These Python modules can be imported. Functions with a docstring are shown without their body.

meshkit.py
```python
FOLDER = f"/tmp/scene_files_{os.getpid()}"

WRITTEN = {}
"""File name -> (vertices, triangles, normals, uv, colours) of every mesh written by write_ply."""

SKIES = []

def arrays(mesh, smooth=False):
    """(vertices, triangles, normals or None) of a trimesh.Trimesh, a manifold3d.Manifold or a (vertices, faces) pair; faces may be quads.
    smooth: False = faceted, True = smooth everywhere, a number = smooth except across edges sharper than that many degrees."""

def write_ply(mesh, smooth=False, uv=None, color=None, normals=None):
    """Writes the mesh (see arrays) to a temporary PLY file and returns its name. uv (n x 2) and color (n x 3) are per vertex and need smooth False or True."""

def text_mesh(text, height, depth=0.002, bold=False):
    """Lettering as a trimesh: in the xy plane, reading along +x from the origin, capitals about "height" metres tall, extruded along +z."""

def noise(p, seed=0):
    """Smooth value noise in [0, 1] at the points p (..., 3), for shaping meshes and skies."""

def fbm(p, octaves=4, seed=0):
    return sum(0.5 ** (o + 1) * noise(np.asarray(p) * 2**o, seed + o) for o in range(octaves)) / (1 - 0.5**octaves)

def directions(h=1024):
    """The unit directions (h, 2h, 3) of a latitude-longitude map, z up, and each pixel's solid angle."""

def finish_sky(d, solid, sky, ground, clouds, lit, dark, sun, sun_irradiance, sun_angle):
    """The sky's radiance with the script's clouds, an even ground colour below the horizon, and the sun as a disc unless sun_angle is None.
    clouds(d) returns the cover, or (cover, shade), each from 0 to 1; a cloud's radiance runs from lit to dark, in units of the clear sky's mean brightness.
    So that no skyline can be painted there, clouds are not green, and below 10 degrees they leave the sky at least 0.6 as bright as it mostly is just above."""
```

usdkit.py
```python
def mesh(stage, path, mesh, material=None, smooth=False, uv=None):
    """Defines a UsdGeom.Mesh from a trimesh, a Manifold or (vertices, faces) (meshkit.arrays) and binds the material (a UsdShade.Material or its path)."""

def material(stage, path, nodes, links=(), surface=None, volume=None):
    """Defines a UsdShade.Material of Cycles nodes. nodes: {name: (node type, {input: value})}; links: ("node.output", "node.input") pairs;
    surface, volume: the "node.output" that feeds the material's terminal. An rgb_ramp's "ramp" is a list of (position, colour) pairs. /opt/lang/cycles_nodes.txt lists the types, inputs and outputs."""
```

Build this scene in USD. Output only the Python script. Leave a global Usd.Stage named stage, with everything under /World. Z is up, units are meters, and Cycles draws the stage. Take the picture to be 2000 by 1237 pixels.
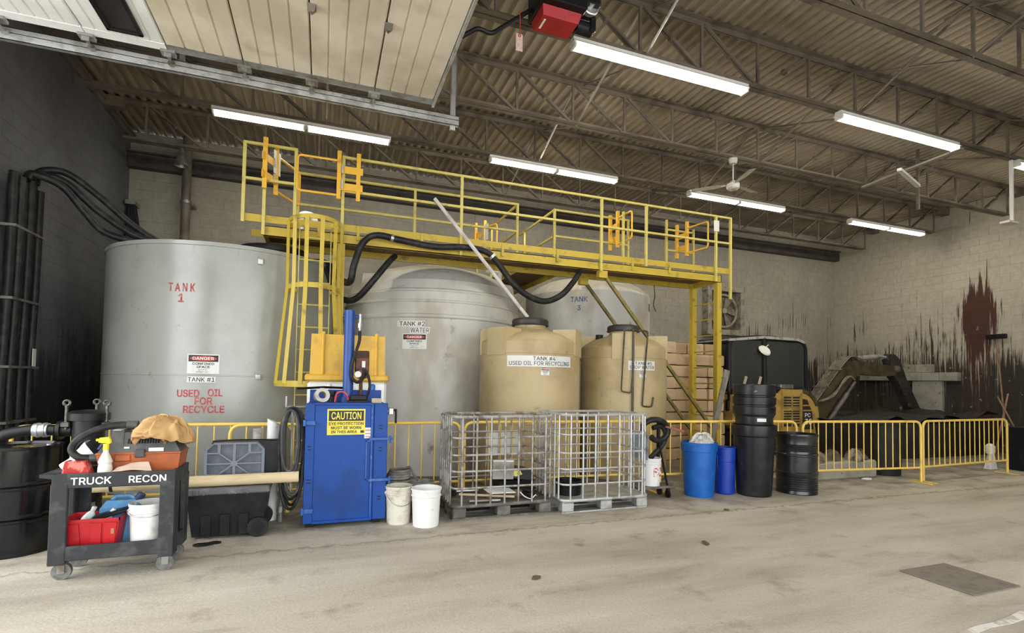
import math, random
import numpy as np, trimesh, usdkit, meshkit
import shapely.geometry as sg
from pxr import Usd, UsdGeom, UsdLux, UsdShade, Gf, Sdf

stage = Usd.Stage.CreateInMemory()
UsdGeom.SetStageUpAxis(stage, UsdGeom.Tokens.z)
UsdGeom.SetStageMetersPerUnit(stage, 1.0)
UsdGeom.Xform.Define(stage, '/World')
UsdGeom.Scope.Define(stage, '/World/Looks')
pi = math.pi

# ---------------------------------------------------------------- camera, sky, exposure
EXPOSURE = 0.6
SKY = 1.12
TUBE = 36.0
YAW, PITCH, ROLL, FPX, CYP = 20.2, 1.98, 1.0, 1005.0, 710.0
cam = UsdGeom.Camera.Define(stage, '/World/camera')
def _axes():
    a, b, c = (math.radians(x) for x in (YAW, PITCH, ROLL))
    f = np.array([math.sin(a) * math.cos(b), math.cos(a) * math.cos(b), math.sin(b)])
    r = np.array([math.cos(a), -math.sin(a), 0.0]); u = np.cross(r, f)
    return math.cos(c) * r + math.sin(c) * u, -math.sin(c) * r + math.cos(c) * u, f
_r, _u, _f = _axes()
cam.AddTransformOp().Set(Gf.Matrix4d(*_r, 0, *_u, 0, *(-_f), 0, 0, 0, 1.5, 1))
cam.CreateHorizontalApertureAttr(36.0)
cam.CreateVerticalApertureAttr(36.0 * 1237 / 2000)
cam.CreateFocalLengthAttr(36.0 * FPX / 2000)
cam.CreateVerticalApertureOffsetAttr((CYP - 618.5) / 2000 * 36.0)
cam.CreateClippingRangeAttr(Gf.Vec2f(0.05, 200))
cam.CreateExposureAttr(EXPOSURE)
sky = UsdLux.DomeLight.Define(stage, '/World/sky')
sky.CreateIntensityAttr(SKY)
sky.CreateColorAttr(Gf.Vec3f(0.95, 0.98, 1.0))

# ---------------------------------------------------------------- helpers: prims
_names = {}
def numbered(parent, name):
    k = (parent, name); n = _names.get(k, -1) + 1; _names[k] = n
    return name if n == 0 else f'{name}_{n:03d}'
def keys(prim, label=None, cat=None, group=None, kind=None):
    for k, v in (('label', label), ('category', cat), ('group', group), ('kind', kind)):
        if v: prim.SetCustomDataByKey(k, v)
def putmesh(parent, name, mesh, mat, smooth=30):
    if isinstance(mesh, (list, tuple)) and len(mesh) and isinstance(mesh[0], trimesh.Trimesh): mesh = cat(mesh)
    p = f'{parent}/{numbered(parent, name)}'
    return usdkit.mesh(stage, p, mesh, mat, smooth=smooth).GetPrim()
class Thing:
    def __init__(s, name, label, cat_, loc=(0, 0, 0), rz=0, group=None, kind=None):
        s.loc = np.array(loc, float); s.rz = rz; s.name = name
        s.path = '/World/' + numbered('/World', name)
        x = UsdGeom.Xform.Define(stage, s.path)
        x.AddTranslateOp().Set(Gf.Vec3d(*map(float, loc)))
        if rz: x.AddRotateZOp().Set(float(rz))
        s.prim = x.GetPrim(); keys(s.prim, label, cat_, group, kind)
    def add(s, name, mesh, mat, label=None, smooth=30, world=False, under=None, kind=None):
        if isinstance(mesh, (list, tuple)): mesh = cat(mesh)
        if world:
            mesh = mesh.copy(); mesh.apply_translation(-s.loc)
            if s.rz: mesh.apply_transform(trimesh.transformations.rotation_matrix(-math.radians(s.rz), [0, 0, 1]))
        pr = putmesh(str(under.GetPath()) if under else s.path, name, mesh, mat, smooth)
        keys(pr, label, kind=kind)
        return pr
def dup(t, loc, rz=0, label=None, group=None):
    d = t.prim.GetCustomData()
    p = '/World/' + numbered('/World', t.name)
    x = UsdGeom.Xform.Define(stage, p); x.AddTranslateOp().Set(Gf.Vec3d(*map(float, loc)))
    if rz or t.rz: x.AddRotateZOp().Set(float(rz))
    q = x.GetPrim(); q.GetReferences().AddInternalReference(t.path); q.SetInstanceable(True)
    keys(q, label or d.get('label'), d.get('category'), group or d.get('group'))
    return q
def solo(name, mesh, mat, label, cat_, loc=(0, 0, 0), group=None, kind=None, smooth=30):
    """A thing that is one mesh, given in world coordinates, with its base at loc."""
    if isinstance(mesh, (list, tuple)): mesh = cat(mesh)
    mesh = mesh.copy(); mesh.apply_translation(-np.array(loc, float))
    p = putmesh('/World', name, mesh, mat, smooth)
    UsdGeom.Xformable(p).AddTranslateOp().Set(Gf.Vec3d(*map(float, loc)))
    keys(p, label, cat_, group, kind); return p
def struct(name, mesh, mat, smooth=30, label=None):
    p = putmesh('/World', name, mesh, mat, smooth); keys(p, label, kind='structure'); return p

# ---------------------------------------------------------------- helpers: shapes
def cat(ms): return trimesh.util.concatenate([m for m in ms if m is not None])
def box(x0, y0, z0, x1, y1, z1, b=0.0):
    x0, x1 = sorted((x0, x1)); y0, y1 = sorted((y0, y1)); z0, z1 = sorted((z0, z1))
    if b <= 0:
        m = trimesh.creation.box([x1 - x0, y1 - y0, z1 - z0]); m.apply_translation([(x0 + x1) / 2, (y0 + y1) / 2, (z0 + z1) / 2]); return m
    b = min(b, (x1 - x0) / 2.01, (y1 - y0) / 2.01, (z1 - z0) / 2.01); P = []
    for x, sx in ((x0, 1), (x1, -1)):
        for y, sy in ((y0, 1), (y1, -1)):
            for z, sz in ((z0, 1), (z1, -1)):
                P += [(x + sx * b, y + sy * b, z), (x + sx * b, y, z + sz * b), (x, y + sy * b, z + sz * b)]
    return trimesh.convex.convex_hull(np.array(P))
def hull(pts): return trimesh.convex.convex_hull(np.array(pts, float))
def move(m, t): m = m.copy(); m.apply_translation(t); return m
def rot(m, deg, ax, c=(0, 0, 0)):
    m = m.copy(); m.apply_transform(trimesh.transformations.rotation_matrix(math.radians(deg), ax, c)); return m
def tube(pts, r, n=8, cap=True, closed=False):
    P = np.array(pts, float); N = len(P)
    rr = np.full(N, r) if np.ndim(r) == 0 else np.array(r, float)
    if closed: T = np.roll(P, -1, 0) - np.roll(P, 1, 0)
    else: T = np.gradient(P, axis=0) if N > 2 else np.repeat(P[1:] - P[:1], 2, 0)
    T /= np.maximum(np.linalg.norm(T, axis=1, keepdims=True), 1e-9)
    u = np.cross(T[0], [0, 0, 1] if abs(T[0][2]) < .9 else [1, 0, 0]); u /= np.linalg.norm(u)
    V = []; a = np.arange(n) / n * 2 * pi
    for i in range(N):
        u = u - T[i] * (u @ T[i]); u /= np.linalg.norm(u); w = np.cross(T[i], u)
        V.append(P[i] + rr[i] * (np.outer(np.cos(a), u) + np.outer(np.sin(a), w)))
    V = np.vstack(V); F = []
    for i in range(N if closed else N - 1):
        j = (i + 1) % N
        for k in range(n):
            k2 = (k + 1) % n
            F += [(i * n + k, i * n + k2, j * n + k2), (i * n + k, j * n + k2, j * n + k)]
    if cap and not closed:
        V = np.vstack([V, P[0], P[-1]]); c0, c1 = len(V) - 2, len(V) - 1
        for k in range(n):
            k2 = (k + 1) % n
            F += [(c0, k2, k), (c1, (N - 1) * n + k, (N - 1) * n + k2)]
    return trimesh.Trimesh(V, np.array(F), process=False)
def curve(pts, n=24):
    """Smooth curve through points (Catmull-Rom)."""
    P = np.array(pts, float); P = np.vstack([2 * P[0] - P[1], P, 2 * P[-1] - P[-2]]); o = []
    for i in range(1, len(P) - 2):
        for t in np.linspace(0, 1, n, endpoint=False):
            a, b, c, d = P[i - 1], P[i], P[i + 1], P[i + 2]
            o.append(.5 * ((2 * b) + (c - a) * t + (2 * a - 5 * b + 4 * c - d) * t * t + (3 * b - a - 3 * c + d) * t ** 3))
    o.append(P[-2]); return np.array(o)
def rounded(pts, r, n=5, closed=False):
    """Polyline with its corners rounded."""
    P = np.array(pts, float); N = len(P); o = [] if closed else [P[0]]
    for i in (range(N) if closed else range(1, N - 1)):
        a, b, c = P[i - 1], P[i], P[(i + 1) % N]
        d0 = (a - b) / np.linalg.norm(a - b); d1 = (c - b) / np.linalg.norm(c - b)
        k = min(r, np.linalg.norm(a - b) * .49, np.linalg.norm(c - b) * .49)
        for t in np.linspace(0, 1, n + 1):
            o.append((1 - t) ** 2 * (b + d0 * k) + 2 * t * (1 - t) * b + t * t * (b + d1 * k))
    if not closed: o.append(P[-1])
    return np.array(o)
def cyl(p0, p1, r, n=16, r1=None): return tube([p0, p1], [r, r if r1 is None else r1], n)
def beam(p0, p1, w, h, up=(0, 0, 1)):
    """Square bar: w across, h along up."""
    p0, p1 = np.array(p0, float), np.array(p1, float); d = p1 - p0; d /= np.linalg.norm(d)
    s = np.cross(d, up)
    if np.linalg.norm(s) < 1e-3: s = np.cross(d, (0, 1, 0))
    s /= np.linalg.norm(s); u = np.cross(s, d)
    V = [p + a * s * w / 2 + b * u * h / 2 for p in (p0, p1) for a, b in ((-1, -1), (1, -1), (1, 1), (-1, 1))]
    F = [(0, 1, 2), (0, 2, 3), (4, 6, 5), (4, 7, 6)]
    for k in range(4):
        j = (k + 1) % 4; F += [(k, k + 4, j), (j, k + 4, j + 4)]
    m = trimesh.Trimesh(np.array(V), np.array(F), process=False); m.fix_normals(); return m
def angle(p0, p1, w, t=.006, up=(0, 0, 1), side=1):
    """Steel angle: one leg flat, one along up."""
    p0, p1 = np.array(p0, float), np.array(p1, float); d = p1 - p0; d /= np.linalg.norm(d)
    s = np.cross(d, up); s /= np.linalg.norm(s); u = np.cross(s, d); s = s * side
    return cat([beam(p0 + s * w / 2, p1 + s * w / 2, w, t, up), beam(p0 + u * w / 2, p1 + u * w / 2, t, w, up)])
def lathe(prof, n=40, c=(0, 0, 0)):
    """Solid of revolution about z; prof = [(r, z) ...] from bottom to top."""
    a = np.arange(n) / n * 2 * pi; V = []; F = []
    for r, z in prof: V.append(np.stack([r * np.cos(a), r * np.sin(a), np.full(n, z)], 1))
    for i in range(len(prof) - 1):
        for k in range(n):
            j = (k + 1) % n; F += [(i * n + k, i * n + j, (i + 1) * n + j), (i * n + k, (i + 1) * n + j, (i + 1) * n + k)]
    V = np.vstack(V); m = trimesh.Trimesh(V, np.array(F), process=False)
    m.update_faces(m.nondegenerate_faces()); m.apply_translation(c); return m
def prism(poly, h, plane='xy', at=0.0):
    """Polygon extruded by h. plane 'xz': polygon in x,z and extruded along +y from at."""
    m = trimesh.creation.extrude_polygon(poly if hasattr(poly, 'exterior') else sg.Polygon(poly), h, engine='earcut')
    if plane == 'xy': m.apply_translation([0, 0, at]); return m
    v = m.vertices.copy()
    if plane == 'xz': m.vertices = np.stack([v[:, 0], at + v[:, 2], v[:, 1]], 1)
    else: m.vertices = np.stack([at + v[:, 2], v[:, 0], v[:, 1]], 1)
    m.fix_normals(); return m
def torus(R, r, n=28, k=8, c=(0, 0, 0), ax='z'):
    a = np.arange(n) / n * 2 * pi; z = np.zeros(n)
    P = {'z': np.stack([R * np.cos(a), R * np.sin(a), z], 1), 'y': np.stack([R * np.cos(a), z, R * np.sin(a)], 1), 'x': np.stack([z, R * np.cos(a), R * np.sin(a)], 1)}[ax]
    return move(tube(P, r, k, closed=True), c)
def text(s, h, depth=.002, bold=False, wide=1.0, center=True, width=None):
    """Lettering standing in the xz plane facing -y, reading along +x, centred on x, baseline z=0."""
    m = meshkit.text_mesh(s, h, depth, bold); v = m.vertices.copy(); v[:, 0] *= (width / np.ptp(v[:, 0]) if width else wide)
    if center: v[:, 0] -= (v[:, 0].min() + v[:, 0].max()) / 2
    m.vertices = np.stack([v[:, 0], -v[:, 2], v[:, 1]], 1); m.fix_normals(); return m
def wrap(m, R, phi0, z0, c=(0, 0, 0), lift=0.002, edge=.05):
    """Bends something standing in the xz plane (facing -y) round a vertical cylinder; phi0 degrees, -90 faces -y."""
    m = m.subdivide_to_size(edge, max_iter=6) if edge else m.copy(); v = m.vertices
    a = math.radians(phi0) + v[:, 0] / R; r = R + lift - v[:, 1]
    m = trimesh.Trimesh(np.stack([c[0] + r * np.cos(a), c[1] + r * np.sin(a), c[2] + z0 + v[:, 2]], 1), m.faces, process=False); return m
def tilt(m, rx=0, ry=0, rz=0, t=(0, 0, 0)):
    for d, a in ((rx, (1, 0, 0)), (ry, (0, 1, 0)), (rz, (0, 0, 1))):
        if d: m = rot(m, d, a)
    return move(m, t)

# ---------------------------------------------------------------- helpers: materials
def M(name, col, col2=None, sc=3.0, lo=.45, hi=.65, rough=.5, metal=0, bump=0, bsc=30, stretch=(1, 1, 1), spec=.5, col3=None, sc3=14.0, lo3=.6, hi3=.7, detail=5, **kw):
    """Surface colour, worn and stained with patches (col2) and specks (col3) of noise in world space."""
    n = {'g': ('geometry', {}), 'p': ('principled_bsdf', {'base_color': col, 'roughness': rough, 'metallic': metal, 'specular_ior_level': spec, **kw})}; l = []
    last = None
    if col2 is not None:
        n['m'] = ('mapping', {'scale': stretch}); n['n'] = ('noise_texture', {'scale': sc, 'detail': detail, 'roughness': .6})
        n['r'] = ('map_range', {'from_min': lo, 'from_max': hi, 'to_min': 0.0, 'to_max': 1.0, 'clamp': True, 'range_type': 'smoothstep'})
        n['x'] = ('mix_color', {'a': col, 'b': col2})
        l += [('g.position', 'm.vector'), ('m.vector', 'n.vector'), ('n.fac', 'r.value'), ('r.result', 'x.fac')]; last = 'x.result'
    if col3 is not None:
        n['n3'] = ('noise_texture', {'scale': sc3, 'detail': 3, 'roughness': .6})
        n['r3'] = ('map_range', {'from_min': lo3, 'from_max': hi3, 'to_min': 0.0, 'to_max': 1.0, 'clamp': True})
        n['x3'] = ('mix_color', {'a': col, 'b': col3})
        l += [('g.position', 'n3.vector'), ('n3.fac', 'r3.value'), ('r3.result', 'x3.fac')]
        if last: l.append((last, 'x3.a'))
        last = 'x3.result'
    if last: l.append((last, 'p.base_color'))
    if bump:
        n['nb'] = ('noise_texture', {'scale': bsc, 'detail': 4}); n['b'] = ('bump', {'strength': bump, 'distance': .01})
        l += [('g.position', 'nb.vector'), ('nb.fac', 'b.height'), ('b.normal', 'p.normal')]
    return usdkit.material(stage, '/World/Looks/' + name, n, l, surface='p.BSDF')
def emit(name, col, s):
    return usdkit.material(stage, '/World/Looks/' + name, {'e': ('emission', {'color': col, 'strength': s})}, surface='e.emission')
def glassy(name, tint=(.8, .85, .85), clear=.8, rough=.05):
    return usdkit.material(stage, '/World/Looks/' + name, {'t': ('transparent_bsdf', {'color': tint}), 'g': ('glossy_bsdf', {'color': (.9, .9, .9), 'roughness': rough}),
        'd': ('diffuse_bsdf', {'color': tuple(.6 * x for x in tint)}), 'f': ('fresnel', {'IOR': 1.45}), 'a': ('mix_closure', {'fac': 1 - clear}), 'b': ('mix_closure', {})},
        [('t.BSDF', 'a.closure1'), ('d.BSDF', 'a.closure2'), ('f.fac', 'b.fac'), ('a.closure', 'b.closure1'), ('g.BSDF', 'b.closure2')], surface='b.closure')

def wallmat(name, base, base2, drip, zlo, zhi, xr=None, red=False, soot=(.015, .012, .009), soot_z=(1.3, 2.4), drip_lo=.56, axis='x'):
    """Painted concrete block: mottling, runs of oil and dirt below zhi, and soot below soot_z."""
    n = {'g': ('geometry', {}), 's': ('separate_xyz', {}),
         'n1': ('noise_texture', {'scale': .55, 'detail': 6, 'roughness': .6}), 'r1': ('map_range', {'from_min': .35, 'from_max': .68, 'clamp': True}), 'x1': ('mix_color', {'a': base, 'b': base2}),
         'n0': ('noise_texture', {'scale': 9.0, 'detail': 6, 'roughness': .7}), 'r0': ('map_range', {'from_min': .3, 'from_max': .75, 'to_min': .82, 'to_max': 1.12}), 'x0': ('mix_color', {'blend_type': 'multiply', 'fac': 1.0, 'use_clamp': False}),
         'm': ('mapping', {'scale': (19.0, 19.0, .8)}), 'nd': ('noise_texture', {'scale': 1.0, 'detail': 5, 'roughness': .7}),
         'big': ('noise_texture', {'scale': .7, 'detail': 3}), 'zm': ('map_range', {'from_min': zhi, 'from_max': zlo, 'to_min': -.02, 'to_max': .25, 'clamp': True}),
         'bm': ('map_range', {'from_min': .4, 'from_max': .6, 'to_min': -.07, 'to_max': .07, 'clamp': True}),
         'ad': ('math', {'math_type': 'add'}), 'ad2': ('math', {'math_type': 'add'}), 'rd': ('map_range', {'from_min': drip_lo + .12, 'from_max': drip_lo + .2, 'clamp': True}), 'xd': ('mix_color', {'b': drip}),
         'sz': ('map_range', {'from_min': soot_z[1], 'from_max': soot_z[0], 'to_min': -.26, 'to_max': .34, 'clamp': True}), 'ns': ('noise_texture', {'scale': 1.1, 'detail': 8, 'roughness': .72}),
         'as': ('math', {'math_type': 'add'}), 'av': ('math', {'math_type': 'multiply_add', 'value2': .8}), 'aw': ('math', {'math_type': 'multiply', 'value2': .45}), 'rs': ('map_range', {'from_min': .51, 'from_max': .74, 'to_max': .93, 'clamp': True}), 'xs': ('mix_color', {'b': soot}),
         'p': ('principled_bsdf', {'roughness': .75}), 'nb': ('noise_texture', {'scale': 45.0, 'detail': 3}), 'b': ('bump', {'strength': .25, 'distance': .01})}
    l = [('g.position', 's.vector'), ('g.position', 'n1.vector'), ('n1.fac', 'r1.value'), ('r1.result', 'x1.fac'), ('g.position', 'n0.vector'), ('n0.fac', 'r0.value'), ('x1.result', 'x0.a'), ('r0.result', 'x0.b'),
         ('g.position', 'm.vector'), ('m.vector', 'nd.vector'), ('g.position', 'big.vector'), ('big.fac', 'bm.value'), ('s.z', 'zm.value'), ('nd.fac', 'ad.value1'), ('zm.result', 'ad.value2'), ('ad.value', 'ad2.value1'), ('bm.result', 'ad2.value2'),
         ('ad2.value', 'rd.value'), ('x0.result', 'xd.a'), ('rd.result', 'xd.fac'),
         ('s.z', 'sz.value'), ('g.position', 'ns.vector'), ('ns.fac', 'aw.value1'), ('nd.fac', 'av.value1'), ('aw.value', 'av.value3'), ('av.value', 'as.value1'), ('sz.result', 'as.value2'), ('as.value', 'rs.value'), ('xd.result', 'xs.a'),
         ('g.position', 'nb.vector'), ('nb.fac', 'b.height'), ('b.normal', 'p.normal')]
    sf = 'rs.result'
    if xr:   # the dirt keeps to a stretch of the wall
        n['xm'] = ('map_range', {'from_min': xr[0], 'from_max': xr[1], 'clamp': True, 'range_type': 'smoothstep'}); n['mu'] = ('math', {'math_type': 'multiply'}); n['mv'] = ('math', {'math_type': 'multiply'})
        l += [('s.' + axis, 'xm.value'), ('rs.result', 'mu.value1'), ('xm.result', 'mu.value2'), ('rd.result', 'mv.value1'), ('xm.result', 'mv.value2')]
        l.remove(('rd.result', 'xd.fac')); l.append(('mv.value', 'xd.fac')); sf = 'mu.value'
    l.append((sf, 'xs.fac')); out = 'xs.result'
    if red:  # a tall brown-red splash with runs, y about 7.9
        n.update({'ya': ('math', {'math_type': 'subtract', 'value2': 7.92}), 'yb': ('math', {'math_type': 'absolute'}), 'yr': ('map_range', {'from_min': .16, 'from_max': .62, 'to_min': .36, 'to_max': -.12, 'clamp': True}),
                  'zt': ('map_range', {'from_min': 3.55, 'from_max': 4.55, 'to_min': 0.0, 'to_max': -.4, 'clamp': True}), 'ra': ('math', {'math_type': 'add'}), 'rb': ('math', {'math_type': 'add'}),
                  'zb': ('map_range', {'from_min': 3.3, 'from_max': 1.9, 'to_min': 0.0, 'to_max': -.22, 'clamp': True}), 'rf': ('math', {'math_type': 'add'}),
                  'rc': ('map_range', {'from_min': .6, 'from_max': .68, 'clamp': True}), 'xr': ('mix_color', {'b': (.06, .02, .012)})})
        l += [('s.y', 'ya.value1'), ('ya.value', 'yb.value1'), ('yb.value', 'yr.value'), ('s.z', 'zt.value'), ('s.z', 'zb.value'), ('nd.fac', 'ra.value1'), ('yr.result', 'ra.value2'), ('ra.value', 'rb.value1'), ('zt.result', 'rb.value2'),
              ('rb.value', 'rf.value1'), ('zb.result', 'rf.value2'), ('rf.value', 'rc.value'), (out, 'xr.a'), ('rc.result', 'xr.fac')]; out = 'xr.result'
    if xr or red:   # pale splashes on the soot
        n.update({'w': ('noise_texture', {'scale': 6.5, 'detail': 3, 'roughness': .6}), 'wr': ('map_range', {'from_min': .66, 'from_max': .71, 'to_max': .7, 'clamp': True}), 'wz': ('map_range', {'from_min': 3.4, 'from_max': 2.6, 'clamp': True}), 'wm': ('math', {'math_type': 'multiply'}), 'wx': ('mix_color', {'b': (.42, .39, .32)})})
        l += [('g.position', 'w.vector'), ('w.fac', 'wr.value'), ('s.z', 'wz.value'), ('wr.result', 'wm.value1'), ('wz.result', 'wm.value2'), ('wm.value', 'wx.fac'), (out, 'wx.a')]; out = 'wx.result'
    l.append((out, 'p.base_color'))
    return usdkit.material(stage, '/World/Looks/' + name, n, [(a.replace('m.vector', 'm.vector'), b) for a, b in l], surface='p.BSDF')

steel = M('grey_steel', (.33, .33, .31), (.2, .17, .13), sc=5, rough=.45, metal=.7)
galv = M('galvanised', (.62, .63, .62), (.4, .4, .38), sc=7, rough=.38, metal=.75)
black_plastic = M('black_plastic', (.009, .009, .0105), (.022, .022, .022), sc=6, lo=.5, hi=.75, rough=.42, spec=.22)
dark_rubber = M('dark_rubber', (.011, .011, .012), (.028, .026, .024), sc=5, rough=.5, spec=.25)
yellow = M('yellow_paint', (.55, .4, .045), (.24, .17, .04), sc=5, lo=.52, hi=.75, rough=.45)
yellow_rail = M('rail_yellow', (.62, .53, .14), (.33, .27, .1), sc=6, lo=.55, hi=.75, rough=.45)
fence_yellow = M('fence_yellow', (.86, .6, .13), (.6, .4, .1), sc=7, lo=.55, hi=.75, rough=.42)
orange_yellow = M('orange_yellow', (.85, .48, .05), (.5, .27, .04), sc=7, lo=.55, hi=.75, rough=.4)
joist_paint = M('joist_paint', (.165, .138, .106), (.09, .073, .055), sc=2.5, rough=.6)
white_print = M('white_print', (.8, .8, .77), rough=.6)
black_print = M('black_print', (.02, .02, .02), rough=.6)
red_print = M('red_print', (.5, .04, .03), (.36, .07, .05), sc=30, rough=.6)
white_plastic = M('white_plastic', (.78, .78, .75), (.55, .53, .47), sc=9, lo=.55, hi=.75, rough=.4)

# ================================================================ the room
XL, XR, YB, YF, ZC = -3.6, 15.2, 11.75, -3.0, 6.2
wm_back = wallmat('wall_back_paint', (.36, .33, .27), (.28, .256, .21), (.035, .027, .018), 2.2, 4.3, xr=(9.8, 11.6), soot_z=(.6, 2.7), soot=(.028, .021, .014))
wm_right = wallmat('wall_right_paint', (.46, .42, .335), (.38, .345, .275), (.035, .027, .018), 2.0, 3.9, red=True, soot_z=(1.0, 3.0), soot=(.028, .021, .014))
wm_left = wallmat('wall_left_paint', (.165, .168, .178), (.1, .102, .11), (.04, .04, .042), .6, 2.0, soot=(.02, .021, .026), soot_z=(.6, 2.6), drip_lo=.62)
wm_front = M('wall_front_paint', (.42, .4, .36), (.34, .32, .28), sc=1.5, rough=.8)

def floor_mat():
    n = {'g': ('geometry', {}), 'm': ('mapping', {'scale': (.35, 1.6, 1.0), 'rotation': (0, 0, -.06)}),
         'n1': ('noise_texture', {'scale': 1.2, 'detail': 8, 'roughness': .62, 'distortion': .3}), 'r1': ('rgb_ramp', {'ramp': [(.3, (.36, .32, .255)), (.5, (.50, .455, .375)), (.7, (.60, .555, .47))]}),
         'n2': ('noise_texture', {'scale': .7, 'detail': 6, 'roughness': .7}), 'r2': ('map_range', {'from_min': .58, 'from_max': .72, 'to_min': 0.0, 'to_max': .55, 'clamp': True}), 'x2': ('mix_color', {'b': (.15, .125, .095)}),
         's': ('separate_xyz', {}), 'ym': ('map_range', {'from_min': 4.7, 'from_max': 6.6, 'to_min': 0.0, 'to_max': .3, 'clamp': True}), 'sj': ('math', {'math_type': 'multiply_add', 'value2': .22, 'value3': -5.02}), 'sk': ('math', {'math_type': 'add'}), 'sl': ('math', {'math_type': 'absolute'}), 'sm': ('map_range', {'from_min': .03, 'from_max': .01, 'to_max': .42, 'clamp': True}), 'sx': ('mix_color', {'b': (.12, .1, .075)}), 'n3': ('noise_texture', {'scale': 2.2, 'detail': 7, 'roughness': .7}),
         'a3': ('math', {'math_type': 'add'}), 'r3': ('map_range', {'from_min': .56, 'from_max': .8, 'to_min': 0.0, 'to_max': .75, 'clamp': True}), 'x3': ('mix_color', {'b': (.13, .105, .078)}),
         'n4': ('noise_texture', {'scale': 60.0, 'detail': 5, 'roughness': .7}), 'r4': ('map_range', {'from_min': .3, 'from_max': .7, 'to_min': .8, 'to_max': 1.14}), 'x4': ('mix_color', {'blend_type': 'multiply', 'fac': 1.0, 'use_clamp': False}),
         'n5': ('voronoi_texture', {'scale': 1.1, 'feature': 'f1'}), 'r5': ('map_range', {'from_min': .09, 'from_max': .05, 'clamp': True}), 'n6': ('noise_texture', {'scale': 9.0, 'detail': 3}), 'mu5': ('math', {'math_type': 'multiply'}), 'x5': ('mix_color', {'b': (.19, .165, .135)}),
         'p': ('principled_bsdf', {'roughness': .82, 'specular_ior_level': .3}), 'nb': ('noise_texture', {'scale': 24.0, 'detail': 8, 'roughness': .7}), 'b': ('bump', {'strength': .5, 'distance': .012})}
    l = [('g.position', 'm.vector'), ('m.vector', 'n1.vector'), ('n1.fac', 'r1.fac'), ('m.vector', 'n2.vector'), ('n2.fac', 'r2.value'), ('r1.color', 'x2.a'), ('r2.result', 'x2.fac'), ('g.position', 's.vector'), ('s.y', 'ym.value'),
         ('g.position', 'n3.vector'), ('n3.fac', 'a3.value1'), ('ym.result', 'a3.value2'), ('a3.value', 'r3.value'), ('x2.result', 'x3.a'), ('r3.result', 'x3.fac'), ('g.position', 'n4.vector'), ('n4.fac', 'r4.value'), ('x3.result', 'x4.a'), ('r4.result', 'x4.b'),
         ('g.position', 'n5.vector'), ('n5.distance', 'r5.value'), ('g.position', 'n6.vector'), ('r5.result', 'mu5.value1'), ('n6.fac', 'mu5.value2'), ('x4.result', 'x5.a'), ('mu5.value', 'x5.fac'),
         ('n6.fac', 'sj.value1'), ('sj.value', 'sk.value1'), ('s.y', 'sk.value2'), ('sk.value', 'sl.value1'), ('sl.value', 'sm.value'), ('sm.result', 'sx.fac'), ('x5.result', 'sx.a'), ('sx.result', 'p.base_color'), ('g.position', 'nb.vector'), ('nb.fac', 'b.height'), ('b.normal', 'p.normal')]
    return usdkit.material(stage, '/World/Looks/floor_concrete', n, l, surface='p.BSDF')
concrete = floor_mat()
struct('floor', box(XL - 6, YF - 6, -.2, XR + .3, YB + .3, 0), concrete)

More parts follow.
